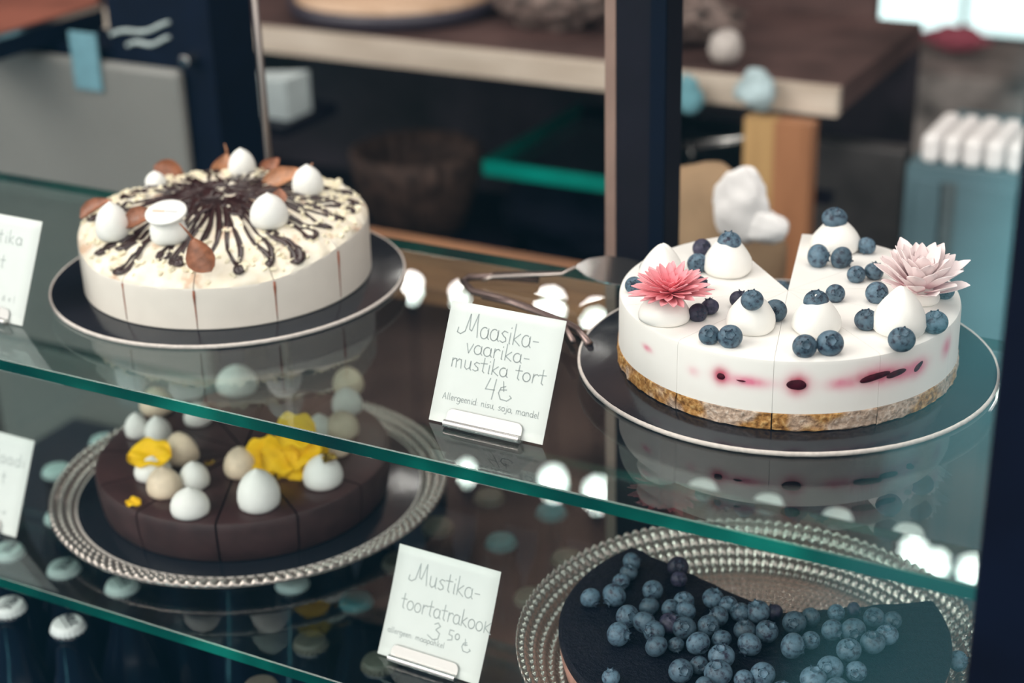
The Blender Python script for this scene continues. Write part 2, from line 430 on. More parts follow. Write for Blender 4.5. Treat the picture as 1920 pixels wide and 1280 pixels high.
ob('inner_shelf', *g_, [m_glass, plain('teal_glass_edge', (.0, .24, .19), .3, 0, .6, .3, 8)], bc, smooth=False, mi=[0, 0, 1, 1, 1, 1])
bcp('plinth', box(xl, xr, 202, 236, -104.9, -60), m_frame)
# tall tan/rust panel at the right end of the back counter
a = aty(1404, 200, 198); b = aty(1462, 200, 198); c = aty(1532, 200, 198)
t = new('cabinet_door', None, None, (b.x, 198, -104.9)); tag(t, 'tall wooden door panel, half tan and half rust brown, behind the white berry cake', 'door')
ob('door_leaf', *geo_loc(box(a.x, b.x, 196.5, 199, -104.9, -10.9), (b.x, 198, -104.9)), m_tan, t, smooth=False)
ob('door_edge', *geo_loc(box(b.x, c.x, 196.3, 199, -104.9, -10.9), (b.x, 198, -104.9)), m_rust, t, smooth=False)
# grey-brown partition right of it
a = aty(1532, 200, 214); b = aty(1705, 300, 214)
bthing('partition_panel', box(a.x, b.x, 212, 216, -104.9, -18), plain('smoke_brown', (.075, .07, .07), .4, 0, .4, .4, 14), 'smoky grey partition panel between the rust brown door and the pale blue reflection', 'panel')
# blue grey reflection in the pane, built as a cabinet, with white folded cloths
a = aty(1700, 320, 205); b = aty(2010, 320, 205)
cb = new('blue_reflection_block', None, None, (a.x, 205, -104.9)); tag(cb, 'pale blue grey reflection, built as a cabinet behind the right end of the case', 'cabinet')
O = (a.x, 205, -104.9)
m_bl = plain('pale_blue_reflection', (.10, .17, .20), .4, 0, .5, .15, 8)
ob('reflection_body', *geo_loc(box(a.x, b.x, 205, 232, -104.9, -17.2), O), m_bl, cb, smooth=False)
for k, (u, v) in enumerate(((1712, 1756), (1788, 1900))):
    q, w = aty(u, 420, 204), aty(v, 420, 204)
    ob('cabinet_door', *geo_loc(box(q.x, w.x, 204, 205.2, -100, -19), O), m_bl, cb, smooth=False)
q, w = aty(1757, 420, 204), aty(1787, 420, 204)
ob('reflected_stripe', *geo_loc(box(q.x, w.x, 204.6, 205.1, -100, -19), O), plain('grey_stripe', (.09, .12, .13), .5), cb, smooth=False)
m_cloth = plain('white_cloth', (.82, .80, .80), .8, 0, .2, .08, 30, .3)
xs = [1722, 1762, 1800, 1842, 1884, 1925]
for k in range(5):
    q, w = aty(xs[k]+3, 285, 206), aty(xs[k+1]-3, 285, 206)
    g = box(q.x, w.x, 206, 218, -17.2, -13.4)
    bthing('folded_cloth', g, m_cloth, ['leftmost', 'second', 'middle', 'fourth', 'rightmost'][k] + ' of the five white folded cloths in the row on the pale blue reflection block', 'cloth', 'white folded cloths on the blue reflection block', bev=.8)

# oven-like appliance at left
Y = 152
pa, pb = aty(-40, 118, Y), aty(344, 140, Y)
ap = new('grey_front_appliance', None, None, ((pa.x+pb.x)/2, Y, -104.9)); tag(ap, 'black appliance with a large pale grey front panel and two wavy lines, at far left', 'appliance')
O = ((pa.x+pb.x)/2, Y, -104.9)
def app(name, g, m, bev=.5):
    o = ob(name, *geo_loc(g, O), m, ap, smooth=False)
    if bev: bevel(o, bev, 2)
    return o
ztop = aty(330, 128, Y).z
xr2 = aty(398, 150, Y).x
xm = aty(200, 60, Y).x
app('body', join(box(xm, xr2, Y+.5, Y+9, -104.9, ztop+14), box(pa.x-6, xm, Y+.5, Y+9, -104.9, ztop+1.2)), m_navy, 0)
app('front_panel', box(pa.x-6, pb.x, Y-1, Y+.6, -60, ztop), plain('pale_grey_panel', (.19, .19, .18), .35, 0, .5, .06, 6), 1.5)
ws = []
for (u0, v0, u1, v1) in ((208, 66, 317, 46), (239, 86, 317, 74)):
    pts = []
    for i in range(25):
        q = aty(u0+(u1-u0)*i/24, v0+(v1-v0)*i/24+4.5*sin(i/24*2*pi*1.2+3.4), Y+.3); pts.append((q.x, q.y, q.z))
    ws.append(tube(pts, .26, 6))
app('wave_mark', join(*ws), plain('pale_line', (.42, .50, .50), .5), 0)
q = aty(353, 113, Y-.5); app('knob', tube([(q.x, Y+.6, q.z), (q.x, Y-1.4, q.z)], .7, 12), m_chrome, .1)
a, b = aty(128, 58, Y-1.4), aty(192, 172, Y-1.4)
bthing('blue_reflection', box(a.x, b.x, Y-1.5, Y-1.1, b.z, a.z), plain('sky_blue_reflection', (.13, .28, .34), .7), 'pale blue reflection, built as a sheet on the front of the black appliance', 'reflection', bev=.05)  # pale blue reflection on the appliance, put into a coloured sheet
# tray on appliance: silver rim, terracotta
zt = ztop+4.2
fp = [at(-90, 92, zt), at(192, 8, zt), at(188, -40, zt), at(-90, -20, zt)]
O2 = sum(fp, Vector())/4; O2.z = ztop+1.25
tt = new('terracotta_tray', None, None, O2); tag(tt, 'reddish brown tray with a silver rim on the appliance in the upper left corner', 'tray')
def prism(P, z0, z1):
    n_ = len(P); vs = [(p_.x-O2.x, p_.y-O2.y, z-O2.z) for z in (z0, z1) for p_ in P]
    return vs, [tuple(range(n_-1, -1, -1)), tuple(range(n_, 2*n_))]+[(i, (i+1) % n_, n_+(i+1) % n_, n_+i) for i in range(n_)]
ob('tray_base', *prism(fp, O2.z, zt-.6), m_navy, tt, smooth=False)
ob('tray_rim', *prism(fp, zt-.6, zt), m_chrome, tt, smooth=False)
ce = sum(fp, Vector())/4; ob('tray_surface', *prism([ce+(q_-ce)*.94 for q_ in fp], zt, zt+.15), plain('terracotta', (.22, .07, .045), .6, 0, .4, .3, 12), tt, smooth=False)
# white paper sign on small ledge
q = aty(475, 214, 190); 
bthing('side_ledge', box(aty(392, 214, 190).x, aty(560, 214, 190).x, 186, 200, q.z-1.6, q.z), m_frame, 'dark ledge carrying a small white box behind the steel rod', 'ledge', bev=.1)
vs = []
u0, u1, u2 = aty(398, 198, 190), aty(548, 212, 190), aty(546, 148, 190)
g = ([(u0.x, 189, q.z), (u1.x, 189, q.z), (u1.x, 189, u2.z), ((u0.x+u1.x)/2-2, 189, u2.z-1), (u0.x, 195, q.z), (u1.x, 195, q.z), (u1.x, 195, u2.z), ((u0.x+u1.x)/2-2, 195, u2.z-1)],
     [(0, 1, 2, 3), (7, 6, 5, 4), (0, 4, 5, 1), (1, 5, 6, 2), (2, 6, 7, 3), (3, 7, 4, 0)])
bthing('white_box', g, plain('white_card', (.50, .58, .60), .7), 'small white slanted box on the dark ledge behind the steel rod', 'box', bev=.1)

# trays with dark rims on the back counter
m_trayd = plain('dark_tray_rim', (.035, .03, .045), .4)
m_trayw = m_wood_('tray_wood', (.42, .27, .17), (.60, .42, .30))
def tray(px, py, hw, label):
    c = at(px, py, -6.9+.1); r = hw
    t = new('round_tray', None, None, (c.x, c.y, -6.9)); tag(t, label, 'tray')
    ob('rim', *lathe([(r*.93, .0), (r*.97, .1), (r, 2.4), (r-.9, 2.5), (r-1.1, 1.6), (0, 1.2)], 64), m_trayd, t)
    ob('board', *lathe([(r*.93, 1.3), (r*.93, 3.3), (0, 3.4)], 64), m_trayw, t)
tray(745, 14, 17.0, 'round dark rimmed tray with a brown wooden board on the back counter')
c = aty(1062, 30, 222)
def lump(name, c, r, m, label, cat, sq=(1, 1, .7), amp=.25, fr=.35, seed=0, zmin=None, group=None, parent=None, n=40):
    vs, fs = [], []
    k = 24
    for j in range(k+1):
        ph = -pi/2 + pi*j/k
        for i in range(n):
            t_ = 2*pi*i/n; d = Vector((cos(ph)*cos(t_), cos(ph)*sin(t_), sin(ph)))
            rr = r*(1+amp*fbm(d.x/fr+seed, d.y/fr, d.z/fr)); v = d*rr
            z = v.z*sq[2]
            if zmin is not None: z = max(z, zmin)
            vs.append((v.x*sq[0], v.y*sq[1], z))
    for j in range(k):
        for i in range(n):
            a_ = j*n+i; b_ = j*n+(i+1) % n; fs.append((a_, b_, b_+n, a_+n))
    o = ob(name, vs, fs, m, parent, c)
    if label: tag(o, label, cat, group)
    return o
m_bread = plain('dark_crusted_bread', (.12, .085, .075), .7, 0, .4, .9, 60, .5)
lump('bread_loaf', (c.x, 218, -3), 7.5, m_bread, 'dark seeded bread loaf on the back counter, left of the dark upright post', 'bread', (1.25, .8, .6), .3, .3, 1, -3.9)
c = aty(1300, 70, 220)
lump('bread_loaf', (c.x, 214, -3), 6, m_bread, 'dark bread roll on the back counter, right of the dark upright post', 'bread', (1.5, .8, .6), .3, .3, 5, -3.9)
c = aty(1360, 78, 205); lump('sugared_bun', (c.x, 205, -4.2), 2.3, plain('sugar_grey', (.42, .38, .36), .7), 'small round white bun on the back counter edge', 'bun', (1, 1, 1), .1, .6, 3, -2.2)
c = aty(770, 330, 214)
v_, f_ = lathe([(7, 0), (8.5, 4), (10, 9), (10.3, 13), (9.6, 13.2), (9, 9), (6, 1)], 96, lambda r, z, t_: (r*(1+.035*(1 if int(t_*96/(2*pi)) % 4 < 2 else -1)), z))
o = ob('wicker_basket', v_, f_, plain('dim_wicker', (.075, .045, .035), .7, 0, .3, .6, 40), loc=(c.x, 216, c.z-9)); tag(o, 'dim brown wicker basket on the dark shelf behind the drizzled cake', 'basket')
bcp('basket_shelf', box(xl, p0.x-1, 203, 236, c.z-10.2, c.z-9.05), m_frame)
c = aty(1045, 430, 212)
lump('black_bag', (c.x, 216, c.z), 9.5, plain('black_cloth', (.003, .004, .010), .8, 0, .1, .5, 8), 'black cloth bag in the back counter below the teal glass shelf', 'bag', (1.2, .8, .7), .3, 1.0, 21, -6)
bcp('bag_shelf', box(aty(930, 430, 212).x, xr, 203, 236, c.z-7.2, c.z-6.1), m_frame)
# hanging white and blue packet, napkin and sack
c = aty(1385, 185, 192)
lump('paper_packet', (c.x+.3, 197, c.z), 3.4, plain('pale_cyan_paper', (.36, .46, .49), .7, 0, .3, .5, 22), 'white and pale blue crumpled packet at the front edge of the back counter', 'packet', (.8, .4, .75), .3, 1.1, 2)
c = aty(1288, 182, 196)
lump('paper_packet', (c.x, 197, c.z), 2.1, plain('cyan_paper', (.12, .28, .33), .7, 0, .3, .3, 22), 'small cyan packet at the counter edge just right of the dark post', 'packet', (.8, .4, 1.2), .3, 1.1, 6)
c = aty(1350, 470, 148)
lump('paper_sack', (c.x-2.2, 148, -10.5), 9.3, plain('brown_sack', (.30, .20, .12), .8, 0, .2, .25, 12, .4), 'bulging brown paper sack on the wooden worktop behind the white berry cake', 'sack', (.95, .6, 1.0), .10, .9, 4, -8.0)
c = aty(1390, 378, 141)
lump('crumpled_napkin', (c.x, 141, c.z), 3.0, m_cloth, 'crumpled white napkin lying on the bulging brown sack', 'napkin', (.95, .5, 1.3), .3, 1.2, 7)
c = aty(1435, 425, 141); 
lump('crumpled_napkin', (c.x, 141, c.z), 1.9, m_cloth, 'smaller white napkin end beside the big crumpled one on the sack', 'napkin', (1.2, .6, .8), .3, 1.2, 9)
a, b = aty(1280, 272, 198), aty(1440, 255, 198)
bcp('hanging_rail', box(aty(1275, 272, 200).x, xr, 199, 200.5, a.z-6, a.z-4.4), m_frame)
o = ob('serving_tongs', *join(tube([(a.x-a.x, 0, 0), (b.x-a.x, 0, b.z-a.z)], .38, 8), tube([(a.x-a.x, 0, -.7), (b.x-a.x, 0, b.z-a.z-.2)], .25, 8), tube([(1, 0, 0), (1, 1.2, -4.5)], .15, 6)), m_chrome, loc=(a.x, 198.2, a.z))
tag(o, 'slim steel tongs lying level behind the dark upright post', 'tongs')
# dark green plant-like coat and red item in the far right
c = aty(1690, 140, 380)
lump('teal_bag', (c.x-1, 380, -93.8), 8, plain('teal_cloth', (.0, .10, .12), .7), 'dark teal bag standing far back under the bright window', 'bag', (.9, .6, 1.3), .25, .7, 11, -11)
c = aty(1790, 88, 420)
lump('red_cushion', (c.x, 420, c.z+2.5), 6, plain('dusty_red', (.30, .06, .09), .8), 'dusty red cushion far back near the bright glare patches', 'cushion', (1.3, .6, .5), .3, .5, 12)
bthing('low_bench', box(aty(1600, 140, 420).x, aty(1960, 140, 420).x, 400, 440, -104.9, aty(1790, 105, 420).z), plain('bench_speckle', (.20, .18, .17), .6, 0, .4, .8, 14), 'low dark speckled bench far back under the bright glare patches', 'bench', bev=.5)

# pendant lamps (seen as mirrored spots in the glass shelves)
m_bulb = NT('lit_bulb'); em = m_bulb.N('ShaderNodeEmission'); em.inputs[0].default_value = (1, .96, .90, 1); em.inputs[1].default_value = 34
m_bulb.L(em.outputs[0], m_bulb.out.inputs[0]); m_bulb = m_bulb.m
def lamp(px, py, lab, low=False, dim=None, r=2.6):
    v = atd(px, py, 332)
    p = Vector((v.x, v.y, -v.z if not low else -2*(-ZL)-v.z))
    t = new('pendant_lamp', None, None, p); tag(t, lab, 'lamp', 'pendant lamps over the room behind the case')
    ob('bulb', *lathe([(0.01, -r), (r*.5, -r*.86), (r*.87, -r*.5), (r, 0), (r*.87, r*.5), (r*.5, r*.9), (.6, r*1.3), (.01, r*1.35)], 20), m_bulb, t)
    ob('socket', *lathe([(1.3, r*1.2), (1.3, r*1.2+4), (.4, r*1.2+5)], 16), m_frame, t)
    ob('cord', *tube([(0, 0, r*1.2+4.5), (0, 0, 175-p.z)], .25, 6), m_frame, t)
lamp(1032, 566, 'second lit pendant bulb from the right, mirrored beside the first price card')
lamp(1118, 588, 'lit pendant bulb mirrored nearest the left of the white berry cake')
lamp(772, 530, 'leftmost lit pendant bulb, mirrored beside the drizzled cake board', r=1.7)
lamp(862, 546, 'lit pendant bulb mirrored above the left corner of the first price card', r=1.5)
lamp(1714, 1030, 'leftmost of three lit pendant bulbs mirrored at lower right', True)
lamp(1757, 1052, 'middle of three lit pendant bulbs mirrored at lower right', True, r=2.3)
lamp(1822, 1066, 'rightmost of three lit pendant bulbs mirrored at lower right', True)

# ---------------------------------------------------------------- cake building blocks
def wedge(c, a0, a1, R, prof, gap=.05, name='slice', mats=None, parent=None, top=None, seed=0, side_amp=0., nseg=None, split=None):
    """wedge from angle a0 to a1 (degrees); prof is the outline (r,z) from the bottom centre out, up and back to the top centre"""
    a0, a1 = RAD(a0), RAD(a1); n = nseg or max(6, int((a1-a0)/RAD(2.2)))
    bis = (a0+a1)/2; half = (a1-a0)/2; off = gap/sin(half)
    ox, oy = off*cos(bis), off*sin(bis); vs, fs, mi = [], [], []
    m = len(prof)
    for i in range(n+1):
        t_ = a0+(a1-a0)*i/n
        for (r, z) in prof:
            dx, dy = cos(t_), sin(t_)
            k = 1 - off/max(r, off*2) if r > .01 else 1
            x, y = ox+r*dx*k, oy+r*dy*k
            if side_amp and r > R*.93: 
                q = side_amp*fbm(x*1.1+seed, y*1.1, z*1.3, 3); x += q*dx; y += q*dy
            zz = z
            if top is not None and z > 0: zz = z + top[1](x, y, r, z)
            vs.append((x, y, zz))
    for i in range(n):
        for j in range(m-1):
            a = i*m+j; b = a+m; fs.append((a, b, b+1, a+1)); mi.append(0 if split is None else split(prof[j], prof[j+1]))
    fs.append(tuple(range(m-1, -1, -1))); mi.append(0)
    fs.append(tuple(range(n*m, n*m+m))); mi.append(0)
    return ob(name, vs, fs, mats, parent, (0, 0, 0), mi=mi, auto=35)

def disc_board(c, r, z, th, label, wave=.0):
    t = new('cake_board', None, None, (c[0], c[1], z)); tag(t, label, 'cake board')
    ob('board_top', *lathe([(r-.12, th*.5), (r-.12, th-.0), (r-.2, th+.03), (0, th+.03)], 128), m_board, t)
    def rf(rr, zz, a): return rr+.03*noise.noise(Vector((cos(a)*40, sin(a)*40, 0))), zz
    ob('board_edge', *lathe([(r-.3, 0), (r, .05), (r+.02, th*.6), (r, th), (r-.13, th+.045), (r-.2, th)], 256, rf), m_boardrim, t)
    return t

def dollop_geo(R, H, peak=1., seed=0, flat=False, n=36):
    if flat: prof = [(.82, 0), (.97, .10), (1, .25), (.95, .48), (.8, .72), (.55, .9), (.25, .99), (.01, 1)]
    else: prof = [(.84, 0), (.97, .08), (1, .2), (.95, .36), (.84, .50), (.70, .63), (.55, .75), (.40, .85), (.26, .93), (.12, .985), (.01, 1)]
    def rf(r, z, t_):
        q = 1+.035*sin(3*t_+seed+z*2.5/H)+.05*noise.noise(Vector((cos(t_)*1.3+seed, sin(t_)*1.3, z*1.2)))
        return r*q, z*(1+.05*noise.noise(Vector((cos(t_)+seed, sin(t_)+3, 1))))
    return lathe([(r*R, z*H) for r, z in prof], n, rf)
def kiss_geo(R, H, seed=0, n=32, lean=.25):
    prof = [(.78, 0), (.95, .08), (1, .24), (.975, .42), (.88, .59), (.72, .74), (.51, .86), (.30, .94), (.13, .99), (.01, 1.04)]
    vs, fs = lathe([(r*R, z*H) for r, z in prof], n, lambda r, z, t_: (r*(1+.03*sin(2*t_+seed)), z))
    out = []
    for x, y, z in vs:
        q = max(0, z/H-.55); out.append((x+lean*q*q*R*3*cos(seed), y+lean*q*q*R*3*sin(seed), z))
    return out, fs

# berry prototype data
def berry_geo(n=28):
    prof = []
    for j in range(15):
        ph = -pi/2+pi*j/15*.93; prof.append((cos(ph), sin(ph)*.86))
    prof[0] = (.02, -.86)
    rt, zt = prof[-1]
    prof += [(.36, .86), (.30, .84), (.24, .74), (.12, .70), (.01, .72)]
    def rf(r, z, t_):
        if .84 <= z and .25 < r < .4: return r*(1+.08*cos(5*t_)), z+.05*max(0, cos(5*t_))
        return r*(1+.02*sin(2*t_+1)), z
    return lathe(prof, n, rf)
bg_v, bg_f = berry_geo()
def calyx_geo():
    vs, fs = [], []
    n = 40
    for ring in range(3):
        for i in range(n):
            t_ = 2*pi*i/n; c5 = max(0, cos(5*t_))
            if ring == 0: r, z = .27, .80
            elif ring == 1: r, z = .37+.03*c5, .875
            else: r, z = .36+.17*c5, .87+.10*c5+.01
            vs.append((r*cos(t_), r*sin(t_), z))
    for j in range(2):
        for i in range(n):
            a = j*n+i; b = j*n+(i+1) % n; fs.append((a, b, b+n, a+n))
    return vs, fs
cy_v, cy_f = calyx_geo()
me_b = mesh('blueberry', bg_v, bg_f, m_berry); me_bd = mesh('dark_blueberry', bg_v, bg_f, m_berrydk)
me_c = mesh('calyx', cy_v, cy_f, m_calyxrim)
CAMDIR = -CF
def berry(px, py, rpx, label, group, z=None, Y=None, dark=False, face=None, sq=1.0):
    if Y is not None: p = aty(px, py, Y)
    else:
        p = at(px, py, z); r = rpx*depth(p)/FPX; p = at(px, py, z+r*.82)
    r = rpx*1.08*depth(p)/FPX
    o = new('blueberry', me_bd if dark else me_b, None, p)
    rr = random.Random(int(px*7+py*13))
    if face is None: face = rr.choice(['cam', 'up', 'any', 'any'])
    if face == 'cam': d = CAMDIR + Vector((rr.uniform(-.35, .35), rr.uniform(-.3, .3), rr.uniform(-.2, .5)))
    elif face == 'up': d = Vector((rr.uniform(-.4, .4), rr.uniform(-.5, .1), 1))
    else: d = Vector((rr.uniform(-1, 1), rr.uniform(-1, .6), rr.uniform(-.3, 1)))
    o.rotation_euler = d.to_track_quat('Z', 'Y').to_euler()
    o.scale = (r, r, r*sq)
    c = new('calyx', me_c, o, (0, 0, 0)); tag(o, label, 'blueberry', group); return o

# ---------------------------------------------------------------- right cake: white mousse with berries
disc_board(RC, 14.95, 0, .3, 'round black foil cake board with a pale edge under the white berry cake')
rc = new('cheesecake', None, None, (RC[0], RC[1], .33)); tag(rc, 'white mousse cake on a biscuit base with berries, pink flowers and one slice missing', 'cake')
cuts = [-142, -108, -75, -41, -6, 28, 64, 104]; cuts2 = [134, 176, 218]
D = {}  # dollops: zoomed base centre, half width, height
dl = [('d1', 1130, 238, 103, 2.55, False), ('d2', 677, 332, 103, 2.9, False), ('d3', 777, 568, 104, 2.7, False), ('d4', 1048, 578, 103, 2.7, False),
      ('d5', 1398, 580, 112, 3.2, False), ('d6', 417, 531, 108, 1.7, True), ('d7', 1478, 455, 84, 1.6, True), ('d8', 405, 362, 92, 2.7, False)]
slices = []
for a, b in list(zip(cuts[:-1], cuts[1:]))+list(zip(cuts2[:-1], cuts2[1:])):
    s = wedge(RC, a, b, RR_, [(0.0, 1.3), (RR_, 1.3), (RR_-.02, 1.7), (RR_-.05, RT-.33-.35), (RR_-.12, RT-.33-.12), (RR_-.35, RT-.33), (RR_*.6, RT-.33), (RR_*.3, RT-.33), (0, RT-.33)],
              .010, 'slice', [m_cream], rc, seed=a)
    base = wedge(RC, a, b, RR_, [(0, 0), (RR_-.1, 0)]+[(RR_+.04, .12+.14*i) for i in range(9)]+[(RR_-.05, 1.32), (0, 1.31)], .05, 'crumb_base', [m_crumb], s, seed=a*3.1, side_amp=.12, nseg=44)
    slices.append((a, b, s))
for nm, zx, zy, w, h, fl in dl:
    px, py = z2(zx, zy); p = at(px, py, RT); r = w*.4479*depth(p)/FPX
    D[nm] = (p, r, h)
    aa = math.degrees(atan2(p.y-RC[1], p.x-RC[0]))
    best = None
    for a, b, s in slices:
        for q in (aa-360, aa, aa+360):
            if a <= q <= b: best = s
    best = best or slices[0][2]
    v, f = dollop_geo(r, h, seed=zx, flat=fl)
    ob('cream_dollop', v, f, m_dollop, best, (p.x-RC[0], p.y-RC[1], RT-.36))
# berry inclusions in the side wall
def incl(zx, zy, rx, rz, tilt=0):
    px, py = z2(zx, zy); a, h = ang_h(px, py, RC, RR_); p = (RC[0]+cos(RAD(a))*(RR_-.08), RC[1]+sin(RAD(a))*(RR_-.08), h)
    best = [s for a_, b_, s in slices if a_ <= a <= b_][0]
    vs, fs = lathe([(cos(-pi/2+pi*j/10)*1, sin(-pi/2+pi*j/10)) for j in range(11)], 20, lambda r, z, t_: (max(.01, r*(1+.2*sin(3*t_+zx))), z))
    ct, st = cos(tilt), sin(tilt)
    vs = [(x*rx, y*.16, z*rz) for x, y, z in vs]; vs = [(x*ct-z*st, y, x*st+z*ct) for x, y, z in vs]
    an = RAD(a+90); vs = [(x*cos(an)-y*sin(an), x*sin(an)+y*cos(an), z) for x, y, z in vs]
    o = ob('berry_piece', vs, fs, m_incl, best, (p[0]-RC[0], p[1]-RC[1], p[2]-.33)); return o
m_incl = plain('cooked_berry', (.05, .002, .010), .6, 0, .15, .5, 200, .3)
incl(650, 772, .26, .24); incl(972, 808, .62, .38); incl(1290, 777, 1.1, .26, .12); incl(1385, 760, .75, .24, .1); incl(1478, 732, .5, .22, .5); incl(735, 790, .4, .05)
G = 'blueberries on the white berry cake'
B = RT
db = lambda k: D[k][0].y
for a in [
    (1128, 110, 50, 'dark teal blueberry balanced on the rearmost cream dollop', dict(Y=db('d1'), sq=.8, face='up')),
    (686, 210, 46, 'blueberry crowning the cream dollop left of the missing slice', dict(Y=db('d2'), face='up')),
    (572, 235, 38, 'dark blueberry behind another, left of the dollop beside the missing slice', dict(z=B, dark=True)),
    (553, 298, 40, 'blueberry touching the left foot of the dollop beside the missing slice', dict(z=B, face='cam')),
    (1058, 268, 48, 'left of two blueberries in front of the rearmost dollop', dict(z=B)),
    (1155, 275, 45, 'right of two blueberries in front of the rearmost dollop', dict(z=B)),
    (1262, 225, 36, 'blueberry right behind the rearmost dollop', dict(z=B)),
    (1218, 345, 36, 'blueberry alone left of the pale pink flower, nearest the missing slice', dict(z=B)),
    (1292, 332, 38, 'blueberry half under the left petals of the pale pink flower', dict(z=B)),
    (1304, 422, 45, 'violet blueberry under the pale pink flower, behind the tall dollop', dict(z=B)),
    (1588, 412, 38, 'dark blueberry behind the right side of the pale pink flower', dict(z=B)),
    (345, 318, 33, 'blueberry behind the small dollop at the left rim', dict(z=B)),
    (287, 390, 35, 'blueberry at the left rim beside the pink flower', dict(z=B)),
    (565, 385, 32, 'blueberry half hidden right of the pink flower', dict(z=B, dark=True)),
    (555, 505, 38, 'shrivelled dark blueberry right of the dollop under the pink flower', dict(z=B, dark=True)),
    (605, 480, 36, 'dark blueberry behind the shrivelled one near the pink flower', dict(z=B, dark=True)),
    (727, 450, 38, 'dark blueberry left of the berry topping the middle dollop', dict(z=B, dark=True)),
    (782, 452, 44, 'blueberry crowning the dollop in the middle of the cake', dict(Y=db('d3')-.9, face='up')),
    (878, 497, 46, 'blueberry pressed against the right side of the middle dollop', dict(z=B, face='cam')),
    (1050, 458, 49, 'blueberry crowning the dollop right of the centre cut', dict(Y=db('d4'), face='up')),
    (1130, 425, 38, 'blueberry behind the crowned dollop right of the centre cut', dict(z=B)),
    (602, 598, 41, 'left of the pair of blueberries left of the centre cut', dict(z=B, face='cam')),
    (690, 605, 48, 'right of the pair of blueberries left of the centre cut', dict(z=B, face='cam')),
    (1002, 645, 48, 'left of the pair of blueberries at the front edge right of the centre cut', dict(z=B, face='cam')),
    (1108, 633, 53, 'right of the pair of blueberries at the front edge right of the centre cut', dict(z=B, face='cam')),
    (1260, 535, 46, 'blueberry left of the tall pointed dollop', dict(z=B, face='up')),
    (1548, 545, 50, 'blueberry with a jagged crown at the right rim', dict(z=B, face='up')),
    (1408, 617, 53, 'blueberry with a jagged crown in front of the tall dollop', dict(z=B, face='up')),
    (900, 398, 30, 'left of two blueberries lying on the board in the missing slice', dict(z=.35)),
    (940, 412, 28, 'right of two blueberries lying on the board in the missing slice', dict(z=.35))]:
    zx, zy, zr, lab, kw = a; px, py = z2(zx, zy); berry(px, py, zr*.4479, lab, G, **kw)

def petal_mesh(name, L_, Wd, mat, curl=.25, tip=.25, th=.06):
    nu, nv = 10, 7; vs = []
    def pt(u, v, side):
        w = Wd*(.35+.65*sin(pi*.5*min(1, u/.62))) *.5*(1-max(0, (u-.62)/.38)**2.6)
        w = max(w, .04)
        x = L_*u; y = v*w; z = curl*L_*(u**2)*.6 + .35*abs(v)**1.5*w*1.1
        return (x, y, z + (th*.5 if side else -th*.5)*(1-.6*u))
    for side in (1, 0):
        for i in range(nu+1):
            for j in range(nv): vs.append(pt(i/nu, -1+2*j/(nv-1), side))
    fs = []; H = (nu+1)*nv
    for i in range(nu):
        for j in range(nv-1):
            a = i*nv+j; fs.append((a, a+nv, a+nv+1, a+1)); fs.append((H+a, H+a+1, H+a+nv+1, H+a+nv))
        a = i*nv; fs.append((a, H+a, H+a+nv, a+nv)); a = i*nv+nv-1; fs.append((a, a+nv, H+a+nv, H+a))
    a = nu*nv
    for j in range(nv-1): fs.append((a+j, H+a+j, H+a+j+1, a+j+1)); fs.append((j, j+1, H+j+1, H+j))
    return mesh(name, vs, fs, mat, auto=60)
def flower(p, tiers, mat, label, seed, tilt=(0, 0, 0), wid=.62):
    rr = random.Random(seed); t = new('sugar_flower', None, None, p); t.rotation_euler = tilt; tag(t, label, 'flower')
    for (n, L_, el, cu, dz) in tiers:
        me = petal_mesh('petal', L_, wid*(.7+.3*L_/3), mat, cu)
        for k in range(n):
            a = 2*pi*(k+rr.uniform(-.15, .15)+(.5 if int(el) % 2 else 0))/n
            o = new('petal', me, t, (cos(a)*.12, sin(a)*.12, dz))
            q = Euler((rr.uniform(-.25, .25), -RAD(el+rr.uniform(-6, 6)), a), 'XYZ'); o.rotation_euler = q
            s = rr.uniform(.9, 1.08); o.scale = (s, s, s)
    ob('flower_heart', *lathe([(.01, -.25), (.35, -.15), (.4, .1), (.2, .35), (.01, .4)], 16), mat, t)
    return t
px, py = z2(440, 425); p = aty(px, py, db('d6'))
flower((p.x, p.y, p.z), [(20, 2.75, 3, .12, 0), (18, 2.55, 13, .15, .06), (15, 2.3, 27, .12, .12), (11, 1.9, 43, .1, .16), (7, 1.3, 60, .05, .2), (4, .8, 74, 0, .2)],
       m_pet1, 'small bright pink sugar flower on a flattened cream dollop at the left of the cake', 3, (RAD(6), 0, 0), .62)
px, py = z2(1480, 418); p = aty(px, py, db('d7'))
flower((p.x, p.y, p.z), [(13, 3.5, 20, .25, 0), (13, 3.7, 36, .2, .05), (12, 3.6, 50, .12, .1), (9, 3.2, 64, .06, .12), (6, 2.5, 76, 0, .15)],
       m_pet2, 'large pale pink sugar flower standing at the right of the white berry cake', 8, (RAD(4), RAD(4), 0), 1.15)

# ---------------------------------------------------------------- left cake: drizzle and meringues
LC, LR = (-81.35, 101.1), 11.75
disc_board(LC, 14.55, 0, .3, 'round black cake board with a pale edge under the drizzled white cake')
lc = new('cream_cake', None, None, (LC[0], LC[1], .33)); tag(lc, 'white cream cake with chocolate drizzle, meringues and chocolate leaves', 'cake')
def topz(r):      # height of the domed top over the board
    pts = [(0, 7.2), (3, 6.9), (6, 6.3), (9, 5.4), (10.6, 4.8), (11.4, 4.3), (11.75, 3.95)]
    for (a, za), (b, zb) in zip(pts, pts[1:]):
        if r <= b: return za+(zb-za)*(r-a)/(b-a)
    return pts[-1][1]
def rimk(x, y):   # the rim is torn lower along the front than at the sides and back
    r = hypot(x, y); a = math.degrees(atan2(y, x)); d = abs((a+75+180) % 360-180)
    f = min(1, max(0, (d-30)/55)); f = f*f*(3-2*f); return (-.13+.33*f)*min(1, r/LR)**3
